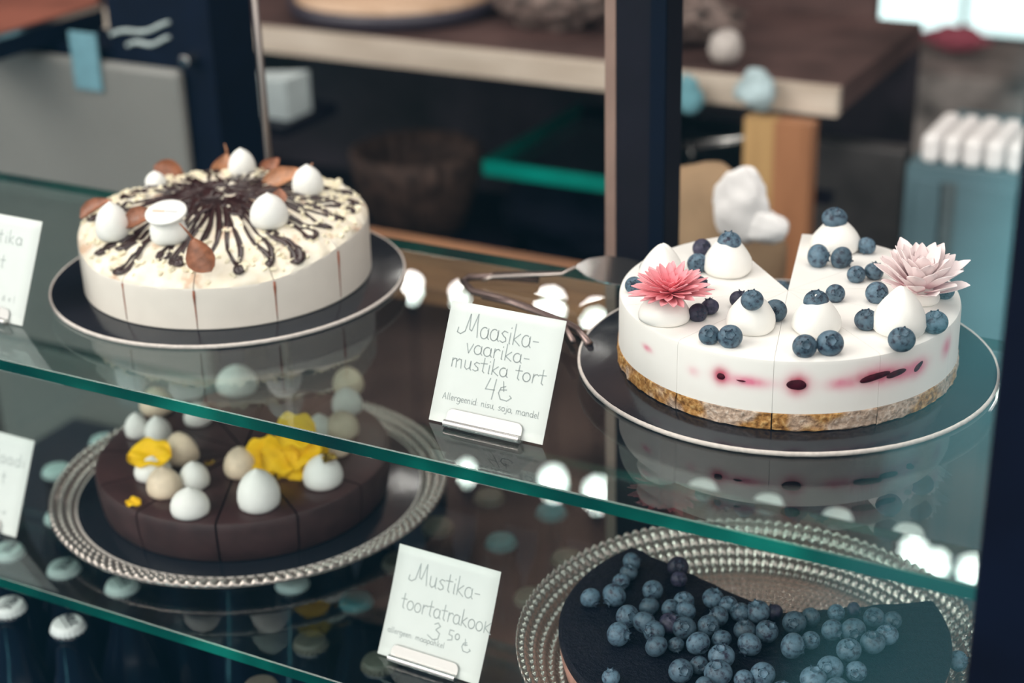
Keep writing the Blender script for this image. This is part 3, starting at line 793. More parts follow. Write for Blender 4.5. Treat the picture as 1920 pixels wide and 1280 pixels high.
def bumpz(x, y): 
    r = hypot(x, y); return topz(r)*rimk(x, y)+ .28*fbm(x*.55, y*.55, 2)+(.16*fbm(x*1.6, y*1.6, 5) if r > 4 else .06*fbm(x*1.6, y*1.6, 5))
lp = [(0, 0), (LR-.15, 0), (LR, .15), (LR, 1.4), (LR+.02, 2.8), (LR, 3.7), (LR-.02, 3.95)]+[(r, topz(r)) for r in (11.55, 11.2, 10.8, 10.2, 9.6, 9, 8.4, 7.8, 7, 6.2, 5.4, 4.6, 3.8, 3, 2.2, 1.4, .7, .02)]
sm = mesh
for k in range(12):
    a = -125+30*k
    o = wedge(LC, a, a+30, LR, lp, .04, 'slice', [m_frost, m_frosttop], lc, top=(0, lambda x, y, r, z: bumpz(x, y) if z > 3.96 and r < 11.6 else z*rimk(x, y)), seed=k, nseg=20,
              split=lambda p0, p1: 1 if p1[1] > 4.05 and p1[0] < 11.6 else 0)
for a in (-65, -35, -95, -5):   # brown filling line in the cuts
    an = RAD(a); pts = [(cos(an)*(LR+.0), sin(an)*(LR+.0), z) for z in (.3, 1.3, 2.2, 2.9, 3.4)]
    pts = [(x, y, z*(1+rimk(x, y)+.1)) for x, y, z in pts]
    ob('filling_line', *tube(pts, [.03, .05, .07, .12 if a > -80 else .06, .09, .05], 6), m_cut, lc)
# chips along the edge of the top
vs, fs = [], []
rr = random.Random(5)
for k in range(700):
    a = rr.uniform(0, 2*pi); r = rr.choice([rr.gauss(10.2, .8), rr.uniform(6, 11)]); r = min(r, 11.3)
    if math.degrees(a) % 360 > 200 and rr.random() < .3: continue
    x, y = r*cos(a), r*sin(a); s = rr.uniform(.09, .24); z = topz(r)+bumpz(x, y)+s*.2
    g = box(-s, s, -s*.8, s*.8, -s*.5, s*.5); e = Euler((rr.uniform(-1, 1), rr.uniform(-1, 1), rr.uniform(0, 6))).to_matrix()
    g = ([tuple(e @ Vector(v)+Vector((x, y, z))) for v in g[0]], g[1]); n0 = len(vs); vs += g[0]; fs += [tuple(i+n0 for i in q) for q in g[1]]
o = ob('white_chocolate_chips', vs, fs, m_chip, lc, smooth=False); o['kind'] = 'stuff'
# drizzle: narrow loops running out from the middle and back
def surf(r, a, dz=.06):
    x, y = r*cos(a), r*sin(a); return (x, y, topz(r)+bumpz(x, y)+dz)
parts = []
rr = random.Random(11)
NL = 30
for k in range(NL):
    a = 2*pi*k/NL+rr.uniform(-.05, .05); ro = rr.uniform(8.6, 11.4); wv = rr.uniform(.05, .12); w0 = rr.uniform(.24, .42)
    pts, rad = [], []
    n = 26
    for i in range(n+1):
        u = i/n; r = 1.6+(ro-1.6)*sin(pi*u)**.8; aa = a+wv*(u-.5)*2*(.6+.4*r/ro)+.03*sin(u*17+k)
        pts.append(surf(r, aa)); rad.append(w0*(.55+.45*sin(u*9+k)**2)*(1.35 if r > ro*.93 else .9))
    parts.append(tube(pts, rad, 6, .45))
for k in range(46):
    a = rr.uniform(0, 2*pi); r0 = rr.uniform(.2, 3.2); r1 = r0+rr.uniform(1.0, 2.6); pts = [surf(r0+(r1-r0)*i/6, a+.25*sin(i*.9+k)/max(1, r0)) for i in range(7)]
    parts.append(tube(pts, [.12, .3, .38, .3, .36, .25, .1], 6, .4))
ob('chocolate_drizzle', *join(*parts), m_drizzle, lc)

def z1(x, y): return 60+.3854*x, 250+.3854*y
def on_left(px, py, lift=0.):      # point of the domed top under the pixel
    z = 5.5
    for _ in range(8):
        p = at(px, py, z); r = hypot(p.x-LC[0], p.y-LC[1]); r = min(r, 11.5); z = .33+topz(r)*(1+rimk((p.x-LC[0]), (p.y-LC[1])))+lift
    return at(px, py, z)
def kiss(name, px, py, rpx, h, mat, label, group, z=None, Y=None, rot=None, lean=.25):
    p = at(px, py, z) if z is not None else (aty(px, py, Y) if Y is not None else on_left(px, py)); r = rpx*depth(p)/FPX
    v, f = kiss_geo(r, h, px*.37, lean=lean); o = ob(name, v, f, mat, loc=p, rot=rot); tag(o, label, 'meringue', group); return o
GM = 'meringues on the drizzled white cake'
for zx, zy, w, h, lab in [(400, 505, 86, 2.9, 'white meringue at the left edge of the drizzled cake'),
                     (1158, 445, 94, 2.6, 'white meringue in the middle right of the drizzled cake, behind a small brown leaf'),
                     (1345, 290, 75, 2.4, 'white meringue at the rear right of the drizzled cake beside the pointed leaf'),
                     (1025, 200, 66, 2.3, 'white meringue behind the upright leaf at the rear middle'),
                     (605, 262, 52, 1.4, 'small white meringue under the cupped leaf at the rear left')]:
    px, py = z1(zx, zy); kiss('meringue', px, py, w*.3854, h, m_mer, lab, GM, lean=.02)
px, py = z1(672, 520); p = on_left(px, py); v, f = dollop_geo(92*.3854*depth(p)/FPX, 2.3, seed=1, flat=True); o = ob('meringue', v, f, m_mer, loc=p)
tag(o, 'white meringue carrying the round printed plaque', 'meringue', GM)
pl = new('round_plaque', None, None, (p.x, p.y-.1, p.z+2.32)); pl.rotation_euler = (RAD(16), 0, PSI*-.6); tag(pl, 'round white chocolate plaque with small orange and grey print on a meringue', 'plaque')
ob('plaque_disc', *lathe([(1.5, -.12), (1.62, -.08), (1.62, .08), (1.5, .12), (0, .12)], 48), m_mer, pl)
m_or = plain('orange_print', (.75, .32, .16), .6); m_gr = plain('grey_print', (.35, .36, .40), .6)
g = [box(-1.05+i*.2, -.93+i*.2, -.14, .12, .12, .135) for i in range(5)]; ob('orange_print', *join(*g), m_or, pl, smooth=False)
g = [box(.0+i*.17, .1+i*.17, -.12, .08, .12, .135) for i in range(6)]; ob('grey_print', *join(*g), m_gr, pl, smooth=False)

def leaf_obj(p, L_, Wd, curl, cup, rot, mat, label, stem=.8, name='chocolate_leaf'):
    nu, nv = 14, 9; vs = []
    for side in (1, -1):
        for i in range(nu+1):
            u = i/nu; w = Wd*.5*(sin(pi*u**.75)**.8 if 0 < u < 1 else .03)
            for j in range(nv):
                v = -1+2*j/(nv-1); th = cup*v
                y = w*sin(th)/max(.2, abs(cup)) if cup else v*w; z = curl*L_*sin(pi*u*.8) + w*(1-cos(th))/max(.3, abs(cup))+.04*sin(u*30+v*3)
                vs.append((L_*(u-.5), y, z+side*.05))
    fs = []; H = (nu+1)*nv
    for i in range(nu):
        for j in range(nv-1):
            a = i*nv+j; fs.append((a, a+nv, a+nv+1, a+1)); fs.append((H+a, H+a+1, H+a+nv+1, H+a+nv))
        a = i*nv; fs.append((a, H+a, H+a+nv, a+nv)); a = i*nv+nv-1; fs.append((a, a+nv, H+a+nv, H+a))
    g = (vs, fs)
    o = ob(name, vs, fs, mat, loc=p, rot=rot, auto=60)
    if stem:
        z0 = curl*L_*sin(pi*.8)
        ob('stem', *tube([(L_*.47, 0, z0), (L_*.5+stem*.5, .05, z0+stem*.25), (L_*.5+stem, .1, z0+stem*.6)], [.11, .09, .06], 6), mat, o)
    tag(o, label, 'chocolate leaf', 'chocolate leaves on the drizzled cake'); return o
def ll(zx, zy, lift): px, py = z1(zx, zy); p_ = on_left(px, py, 0); return p_+(CAM-p_).normalized()*(lift+1.1)
def lrot(ang, tl=0., ts=0.):
    a = RAD(ang); Lx = CR*cos(a)+CU*sin(a); Sd = CU*cos(a)-CR*sin(a); N_z = (CAMDIR+Lx*tl+Sd*ts).normalized()
    Lx = (Lx-N_z*Lx.dot(N_z)).normalized(); Yx = N_z.cross(Lx)
    return Matrix((Lx, Yx, N_z)).transposed().to_euler()
leaf_obj(ll(672, 205, .9), 3.2, 2.7, .1, 1.3, lrot(-28, .2, .3), m_leaf, 'cupped brown chocolate leaf at the rear left of the drizzled cake', 0)
leaf_obj(ll(950, 170, .7), 2.7, 2.9, .15, 1.3, lrot(82, -.2, .2), m_leafl, 'upright bronze chocolate leaf with a pointed tip at the rear middle', .8)
leaf_obj(ll(1168, 175, .6), 2.3, 2.1, .1, 1.2, lrot(60, .2, .3), m_leaf, 'small dark brown chocolate leaf at the rear right', 0)
leaf_obj(ll(1225, 232, .9), 4.0, 2.3, .08, 1.2, lrot(22, 0, .5), m_leafl, 'long bronze chocolate leaf with a stem pointing up at the right', .8)
leaf_obj(ll(828, 590, .75), 2.9, 2.7, .08, 1.0, lrot(118, 0, .2), m_leaf, 'brown chocolate leaf with an upright stem at the front of the drizzled cake', 1.3)
leaf_obj(ll(1205, 305, 1.4), 1.3, 1.3, .02, .5, lrot(90), m_leaf, 'small round brown chocolate leaf behind the middle right meringue', 0)
leaf_obj(ll(535, 425, .5), 2.9, 2.2, .1, 1.1, lrot(20, 0, .6), m_leaf, 'brown chocolate leaf between the left meringue and the plaque', 0)
leaf_obj(ll(315, 372, .4), 3.0, 1.7, .1, 1.1, lrot(28, 0, .7), m_leaf, 'dark brown chocolate leaf at the far left rim', 0)

# ---------------------------------------------------------------- chocolate cake (lower left)
CC = (-81.1, 100.8); CRd = 13.6; CZ = ZL+4.4
def ring_plate(c, z, r_in, r_out, zf, nb, pitch, amp, mat, label, r0=0., nr=None, name='glass_cake_plate', under=.25, flat=0):
    nth = nb*5; rings = []
    r = r0
    rs = [r0, r_in*.5, r_in*.97] if r0 == 0 else [r0]
    k = 0; step = pitch/5
    r = r_in
    while r < r_out: rs.append(r); r += step
    rs.append(r_out)
    vs, fs = [], []
    for j, r in enumerate(rs):
        for i in range(nth):
            t_ = 2*pi*i/nth; h = zf(r)
            if r >= r_in: h += amp*(.25 if r < flat else 1)*abs(sin(nb*t_/2))*abs(sin(pi*(r-r_in)/pitch))
            vs.append((r*cos(t_) if r > 0 else .01*cos(t_), r*sin(t_) if r > 0 else .01*sin(t_), h))
    m = len(rs); base = len(vs)
    ul = [r_out]+[r_out-(r_out-r_in)*q/8 for q in range(1, 9)]+[rs[0]+.01]
    for r in ul:
        for i in range(nth):
            t_ = 2*pi*i/nth; vs.append((r*cos(t_), r*sin(t_), zf(r)-under))
    for j in range(m-1+len(ul)):
        for i in range(nth):
            a = j*nth+i; b = j*nth+(i+1) % nth; fs.append((a, b, b+nth, a+nth))
    o = ob(name, vs, fs, mat, loc=(c[0], c[1], z)); tag(o, label, 'plate'); return o
ring_plate(CC, ZL, 15.0, 17.15, lambda r: .35 if r < 15 else .35+.95*((r-15)/2.15)**1.0, 120, .72, .5, m_plate2, 'clear ribbed glass plate with a beaded rim under the chocolate cake')
disc_board(CC, 15.0, ZL+.38, .25, 'black cake board inside the ribbed glass plate under the chocolate cake')
cc = new('chocolate_cake', None, None, (CC[0], CC[1]-.5, ZL+.72)); tag(cc, 'dark chocolate cake cut into slices, topped with meringue kisses and yellow petals', 'cake')
hz = 3.7
cp = [(0, 0), (12.15, 0), (12.3, .2), (12.5, 1.5), (12.6, 2.8), (12.6, hz-.35), (12.5, hz-.12), (12.3, hz), (9, hz+.02), (4, hz+.03), (0.02, hz+.03)]
for k in range(12):
    a = -125+30.2*k if k < 5 else -4.2+29.87*(k-4)
    a = [-125, -97, -64, -34, -4, 26, 56, 86, 116, 146, 176, 206, 235][k]; b = [-125, -97, -64, -34, -4, 26, 56, 86, 116, 146, 176, 206, 235][k+1]
    wedge(CC, a, b, 12.6, cp, .09, 'slice', [m_chocside, m_choc], cc, seed=k, split=lambda p0, p1: 1 if p1[1] >= hz-.01 else 0)
CT = ZL+.72+hz
def z3(x, y): return 60+.4167*x, 660+.4167*y
GK = 'meringue kisses on the chocolate cake'
ks = [(475, 375, 52, 2.2, 'w', 'white kiss at the far left of the chocolate cake', None), (572, 395, 62, 2.3, 'w', 'white kiss second from the left, behind the long yellow petal', None),
      (548, 560, 82, 1.9, 'w', 'white kiss lying under the long yellow petal', None), (735, 600, 70, 2.2, 'w', 'white kiss behind the caramel one left of the centre cut', None),
      (715, 725, 86, 2.3, 'w', 'white kiss nearest the front edge, left of the centre cut', None), (1025, 690, 99, 3.3, 'w', 'largest white pointed kiss, right of the centre cut', None),
      (1312, 590, 92, 2.6, 'w', 'white kiss with gold leaf at the right of the chocolate cake', None), (750, 318, 62, 2.0, 'w', 'white kiss at the rear left under the shelf edge', None),
      (1420, 265, 70, 2.3, 'w', 'white kiss second in the rear right column', None), (1300, 380, 60, 2.2, 'w', 'white kiss behind the yellow flower, beside the caramel kiss', None),
      (925, 175, 92, 2.6, 'w', 'white kiss seen through the upper shelf at the rear', None),
      (705, 415, 84, 2.5, 't', 'caramel kiss tipped on its side with its point toward the front left', 'tip'), (600, 635, 80, 2.4, 't', 'caramel kiss left of the two front white ones', None),
      (945, 545, 80, 2.5, 't', 'caramel kiss behind the largest white kiss', None), (565, 265, 78, 2.3, 't', 'caramel kiss at the rear left', None),
      (1398, 375, 76, 2.4, 't', 'caramel kiss right of the yellow flower', None), (1425, 175, 72, 2.4, 't', 'caramel kiss at the rear end of the right column', None), (1385, 455, 50, 1.6, 't', 'small caramel kiss behind the gilded white one', None)]
m_cara = plain('cream_caramel_meringue', (.80, .66, .50), .5, 0, .4, .2, 60, .08)
for zx, zy, w, h, c, lab, md in ks:
    px, py = z3(zx, zy); rot = None; z = CT
    if md == 'tip':
        rot = (RAD(105), 0, RAD(-10)); z = CT+1.3
    kiss('meringue_kiss', px, py, w*.4167, h, m_mer if c == 'w' else m_cara, lab, GK, z=z, rot=rot, lean=.05)
def yleaf(zx, zy, L_, Wd, rot, label, z=CT+.3, name='yellow_petal'):
    px, py = z3(zx, zy); p = at(px, py, z); nu, nv = 16, 11; vs = []
    for side in (1, -1):
        for i in range(nu+1):
            u = i/nu; w = Wd*.5*(1-(2*u-1)**4)**.6 if 0 < u < 1 else .05
            for j in range(nv):
                v = -1+2*j/(nv-1); k = 1+.1*sin(u*14+zx)
                vs.append((L_*(u-.5), v*w*k, .35*w*v*v+.12*sin(u*9+v*4)+.1*sin(v*11+u*5)+side*.035))
    fs = []; H = (nu+1)*nv
    for i in range(nu):
        for j in range(nv-1):
            a = i*nv+j; fs.append((a, a+nv, a+nv+1, a+1)); fs.append((H+a, H+a+1, H+a+nv+1, H+a+nv))
        a = i*nv; fs.append((a, H+a, H+a+nv, a+nv)); a = i*nv+nv-1; fs.append((a, a+nv, H+a+nv, H+a))
    return tuple(p), vs, fs, rot
def ypetal(*a, label, **k):
    p, vs, fs, rot = yleaf(*a, label, **k); o = ob('yellow_petal', vs, fs, m_yel, loc=p, rot=rot); tag(o, label, 'petal', 'yellow petals on the chocolate cake'); return o
ypetal(530, 465, 3.9, 2.6, (RAD(30), RAD(-4), RAD(18)), label='long yellow petal draped over a white kiss at the left of the chocolate cake', z=CT+1.9)
ypetal(456, 678, 1.3, .9, (RAD(15), 0, .4), label='small yellow petal piece at the left edge of the chocolate cake', z=CT+.12)
fl = None
px, py = z3(1125, 505); p0 = at(px, py, CT+.8)
yf = new('yellow_flower', None, None, p0); tag(yf, 'crumpled bright yellow flower in the middle of the chocolate cake', 'flower')
for k, (dx, dz, L_, Wd, rot) in enumerate([(-1.6, .7, 3.2, 3.2, (RAD(60), RAD(20), RAD(25))), (1.0, .3, 3.6, 3.4, (RAD(55), RAD(-15), RAD(35))), (0, 1.0, 3.4, 3.3, (RAD(70), RAD(5), RAD(28))),
                           (1.9, 1.4, 3.4, 3.2, (RAD(50), RAD(-25), RAD(30))), (1.4, 3.2, 3.4, 2.8, (RAD(66), RAD(10), RAD(30))), (-.3, -.5, 2.4, 1.9, (RAD(75), RAD(70), RAD(30))), (2.6, .8, 2.6, 2.6, (RAD(75), RAD(30), RAD(40)))]):
    _, vs, fs, _ = yleaf(1000+k*37, 500, L_, Wd, rot, '')
    o = ob('petal', vs, fs, m_yel, yf, (dx*cos(PSI)*1.0, dx*-sin(PSI)*1.0, dz), rot)
for zx, zy, s, z, lab in ((800, 500, .35, CT+.05, 'small gold leaf flake lying on the chocolate cake'), (1338, 478, .55, CT+2.55, 'gold leaf flake on top of the right white kiss')):
    px, py = z3(zx, zy); p = at(px, py, z); rr = random.Random(zx); vs = []; fs = []
    for j in range(5):
        for i in range(5): vs.append(((i/4-.5)*s*2*(1+.2*rr.random()), (j/4-.5)*s*1.3*(1+.3*rr.random()), rr.uniform(0, .35)*s+.02))
    for j in range(4):
        for i in range(4): a = j*5+i; fs.append((a, a+1, a+6, a+5))
    o = ob('gold_leaf', vs, fs, m_gold, loc=p, rot=(RAD(20), 0, 1), smooth=False); so = o.modifiers.new('thick', 'SOLIDIFY'); so.thickness = .0003; tag(o, lab, 'gold leaf')

# ---------------------------------------------------------------- blueberry cake (lower right)
BC = (-32.8, 94.5); 
ring_plate(BC, ZL, 8.0, 16.6, lambda r: .35 if r < 13.3 else .35+2.5*((r-13.3)/3.3)**1.2, 132, .70, .42, m_plate, 'clear pressed glass plate with rows of square beads under the dark blueberry cake', flat=13.0)
bk = new('blueberry_cake', None, None, (BC[0]+.4, BC[1]-.6, ZL+.37)); tag(bk, 'dark blueberry cake on a pale crust with a broad wedge missing, covered in blueberries', 'cake')
m_bbtop = None
def m_bbt():
    n = NT('dark_berry_glaze'); f = n.noise(170, 5, None, .7); g = n.noise(25, 3)
    c = n.ramp(f, [(.35, (.002, .003, .010)), (.62, (.006, .007, .016)), (.8, (.05, .025, .035))])
    return n.pbr(c, .42, 0, .22, bump=f, bs=1.0, bd=.25)
m_bbtop = m_bbt()
m_bbside = plain('pale_pink_crust', (.46, .25, .20), .7, 0, .3, .4, 60, .4)
bh = 4.08
apx = (-31.2-bk.location.x*100, 96.3-bk.location.y*100)
px1 = at(1177, 1021, ZL+4.4); px2 = at(1752, 1125, ZL+4.4)
A1 = atan2(px1.y-(BC[1]-.6), px1.x-(BC[0]+.4)); A2 = atan2(px2.y-(BC[1]-.6), px2.x-(BC[0]+.4))
R_ = 13.6
arc = []
a_s, a_e = A1, A2
while a_s > a_e: a_s -= 2*pi      # run from A1 counter-clockwise (through the front) to A2
n = 110
outer = [(R_*cos(a_s+(a_e-a_s)*i/n), R_*sin(a_s+(a_e-a_s)*i/n)) for i in range(n+1)]
def lerp(p, q, k): return [(p[0]+(q[0]-p[0])*i/k, p[1]+(q[1]-p[1])*i/k) for i in range(1, k)]
inner = lerp(outer[-1], apx, 14) + [apx] + lerp(apx, outer[0], 14)
inner = [(x+.12*noise.noise(Vector((x, y, 1))), y+.18*noise.noise(Vector((x*1.3, y, 4)))) for x, y in inner]
poly = outer+inner; N_ = len(poly)
cx_, cy_ = 0, -4.0
def rings(levels):
    vs = []
    for s, z in levels:
        for x, y in poly: vs.append((cx_+(x-cx_)*s, cy_+(y-cy_)*s, z))
    fs = []
    for j in range(len(levels)-1):
        for i in range(N_):
            a = j*N_+i; b = j*N_+(i+1) % N_; fs.append((a, b, b+N_, a+N_))
    return vs, fs
v1, f1 = rings([(.90, 0), (.93, .3), (.975, 1.6), (.995, 2.6), (.997, bh-.75)]); f1.append(tuple(range(N_-1, -1, -1)))
ob('crust', v1, f1, m_bbside, bk, auto=40)
lev = [(.997, bh-.78), (1.004, bh-.5), (1.003, bh-.18), (.985, bh)]+[(s, bh) for s in (.93, .86, .78, .7, .6, .5, .4, .3, .2, .1, .01)]
v2, f2 = rings(lev); v2 = [(x, y, z+(.09*fbm(x*1.8, y*1.8, 3) if z >= bh-.01 else 0)) for x, y, z in v2]
ob('berry_glaze', v2, f2, m_bbtop, bk, auto=40)
BT = ZL+.37+bh
def z4(x, y): return 930+.5156*x, 900+.5156*y
bl = [(493,297,32),(483,335,30),(455,368,30),(430,418,42),(343,427,35),(570,400,35),(662,315,36),(665,360,28),(683,440,35),(557,460,35),(632,465,32),(690,475,35),(478,495,40),(540,518,40),(632,520,38),(445,560,42),(575,550,38),(685,538,40),(583,603,40),(655,598,28),(735,593,42),(772,530,38),(810,495,36),(845,453,32),(790,430,38),(888,480,35),(952,478,42),(905,545,38),(820,578,35),(985,550,40),(922,597,42),(1012,480,30),(1078,602,45),(1085,518,40),(1145,582,32),(1145,497,33),(1222,545,38),(1237,482,30),(1300,470,26),(1300,545,42),(1283,617,42),(1375,500,36),(1370,590,42),(1422,562,38),(1442,510,32),(1215,685,45),(1310,695,36),(1155,724,48),(970,705,42),(900,724,34),(820,640,45),(808,700,48),(738,672,32),(672,693,42),(418,717,32),(760,755,40),(1240,760,42),(1040,770,40)]
ORD = ['first', 'second', 'third', 'fourth', 'fifth', 'sixth', 'seventh', 'eighth', 'ninth', 'tenth', 'eleventh', 'twelfth', 'thirteenth', 'fourteenth']
ys = sorted(set(bl), key=lambda b: b[1]); rows = []
k = 0; sizes = [6, 7, 7, 8, 8, 8, 7, 7]
for s in sizes:
    if ys[k:k+s]: rows.append(sorted(ys[k:k+s])); k += s
GB = 'blueberries on the dark blueberry cake'
for ri, row in enumerate(rows):
    for ci, (zx, zy, zr) in enumerate(row):
        px, py = z4(zx, zy); lab = f'{ORD[ci]} blueberry from the left in the {ORD[ri]} row from the back on the dark cake'
        berry(px, py, zr*.5156, lab, GB, z=BT, dark=(zx, zy) in ((665, 360), (632, 520), (1012, 480), (1300, 470), (662, 315)))
px, py = z4(1680, 657); berry(px, py, 36*.5156, 'stray blueberry on the right rim of the beaded glass plate', 'blueberries on the dark blueberry cake', z=ZL+2.3)

# ---------------------------------------------------------------- price cards with handwriting
def arcp(cx, cy, rx, ry, a0, a1, n=10): return [(cx+rx*cos(RAD(a0+(a1-a0)*i/n)), cy+ry*sin(RAD(a0+(a1-a0)*i/n))) for i in range(n+1)]
def bowl(): return arcp(.35, .42, .33, .42, 60, 400, 16)
GL = {  # single stroke letters: width, strokes (x height 0.85, ascender 1.6)
 'a': (.85, [bowl(), [(.66, .8), (.66, .15), (.8, .02)]]),
 'o': (.85, [arcp(.38, .42, .34, .42, 90, 450, 16)]),
 's': (.7, [[(.6, .78), (.3, .85), (.12, .65), (.3, .48), (.5, .36), (.55, .15), (.3, 0), (.05, .1)]]),
 'i': (.35, [[(.15, .8), (.15, .05), (.22, 0)], [(.15, 1.12), (.17, 1.18)]]),
 'k': (.8, [[(.12, 1.5), (.12, 0)], [(.62, .85), (.14, .38), (.7, 0)]]),
 'K': (.95, [[(.12, 1.0), (.12, 0)], [(.72, 1.0), (.14, .45), (.5, .2), (.85, -.02)]]),
 'v': (.75, [[(.05, .85), (.32, 0), (.65, .9)]]),
 'r': (.65, [[(.12, .85), (.12, 0)], [(.12, .5), (.25, .78), (.45, .86), (.6, .75)]]),
 'm': (1.2, [[(.08, .85), (.08, 0)], [(.08, .6), (.25, .84), (.45, .8), (.5, 0)], [(.5, .6), (.68, .84), (.9, .8), (.98, 0)]]),
 'n': (.8, [[(.08, .85), (.08, 0)], [(.08, .55), (.28, .84), (.52, .8), (.6, 0)]]),
 'u': (.85, [[(.08, .85), (.1, .2), (.32, 0), (.58, .2), (.62, .85)], [(.62, .85), (.64, .1), (.75, 0)]]),
 't': (.7, [[(.3, 1.4), (.28, .15), (.45, 0)], [(.0, .85), (.62, .9)]]),
 'e': (.7, [[(.08, .4), (.55, .5), (.5, .8), (.25, .84), (.06, .5), (.15, .08), (.4, 0), (.6, .12)]]),
 'l': (.4, [[(.12, 1.5), (.12, .15), (.25, 0)]]),
 'g': (.8, [bowl(), [(.66, .8), (.66, -.3), (.45, -.6), (.1, -.5)]]),
 'd': (.85, [bowl(), [(.66, 1.5), (.66, .1), (.78, 0)]]),
 'j': (.45, [[(.25, .8), (.25, -.3), (.05, -.55), (-.15, -.4)], [(.25, 1.12), (.26, 1.18)]]),
 'p': (.8, [[(.1, .85), (.1, -.6)], arcp(.38, .42, .3, .42, 150, -150, 14)]),
 'h': (.8, [[(.1, 1.5), (.1, 0)], [(.1, .55), (.3, .84), (.52, .8), (.6, 0)]]),
 'A': (1.0, [[(.05, 0), (.45, 1.4), (.85, 0)], [(.2, .5), (.7, .55)]]),
 'M': (1.55, [[(-.35, .5), (-.4, .15), (-.1, .05), (.25, .3), (.5, 1.6), (.6, .5), (.8, .4), (1.15, 1.7), (1.2, 1.0), (1.35, 0)]]),
 '4': (1.0, [[(.3, 1.5), (.05, .6), (.75, .65)], [(.75, 1.5), (.65, -.1)]]),
 '3': (.95, [[(.2, 1.4), (.5, 1.6), (.75, 1.35), (.4, .95), (.8, .7), (.75, .2), (.3, .0), (-.25, .3)]]),
 '5': (.6, [[(.5, .85), (.15, .85), (.12, .5), (.42, .45), (.45, .15), (.1, .05)]]),
 '0': (.55, [arcp(.25, .5, .18, .22, 0, 360, 12)]),
 'E': (1.2, [[(.55, 1.1), (.2, .95), (.08, .5), (.3, .05), (.8, 0), (1.1, .3), (.95, .45)], [(.3, 1.45), (.45, .7)], [(.15, .75), (.65, .85)]]),
 '-': (.7, [[(.1, .5), (.55, .52)]]), ',': (.3, [[(.12, .05), (.02, -.2)]]), ':': (.35, [[(.12, .6), (.13, .64)], [(.12, .1), (.13, .14)]]), ' ': (.6, []),
 'H': (1, [[(.1, 1), (.1, 0)], [(.7, 1), (.7, 0)], [(.1, .5), (.7, .5)]]), 'O': (1, [arcp(.4, .5, .36, .5, 0, 360, 16)]), 'L': (.8, [[(.1, 1), (.1, 0), (.6, 0)]]),
}
def write(txt, x, y, size, w, slope=0., space=1.0, end=None):
    """flat pen strokes on a plane: returns quads"""
    tot = sum(GL[c][0] for c in txt)
    if end is not None: space = (end-x)/(tot*size)
    vs, fs = [], []
    cxp = x
    for c in txt:
        for st in GL[c][1]:
            P = [(cxp+px_*size*min(space, 1.15), y+py_*size+slope*(cxp-x)) for px_, py_ in st]
            for (ax, ay), (bx, by) in zip(P, P[1:]):
                dx, dy = bx-ax, by-ay; L_ = hypot(dx, dy) or 1; nx, ny = -dy/L_*w/2, dx/L_*w/2; ex, ey = dx/L_*w*.3, dy/L_*w*.3
                k_ = len(vs); vs += [(ax+nx-ex, ay+ny-ey), (ax-nx-ex, ay-ny-ey), (bx-nx+ex, by-ny+ey), (bx+nx+ex, by+ny+ey)]; fs.append((k_, k_+1, k_+2, k_+3))
        cxp += GL[c][0]*size*space
    return vs, fs
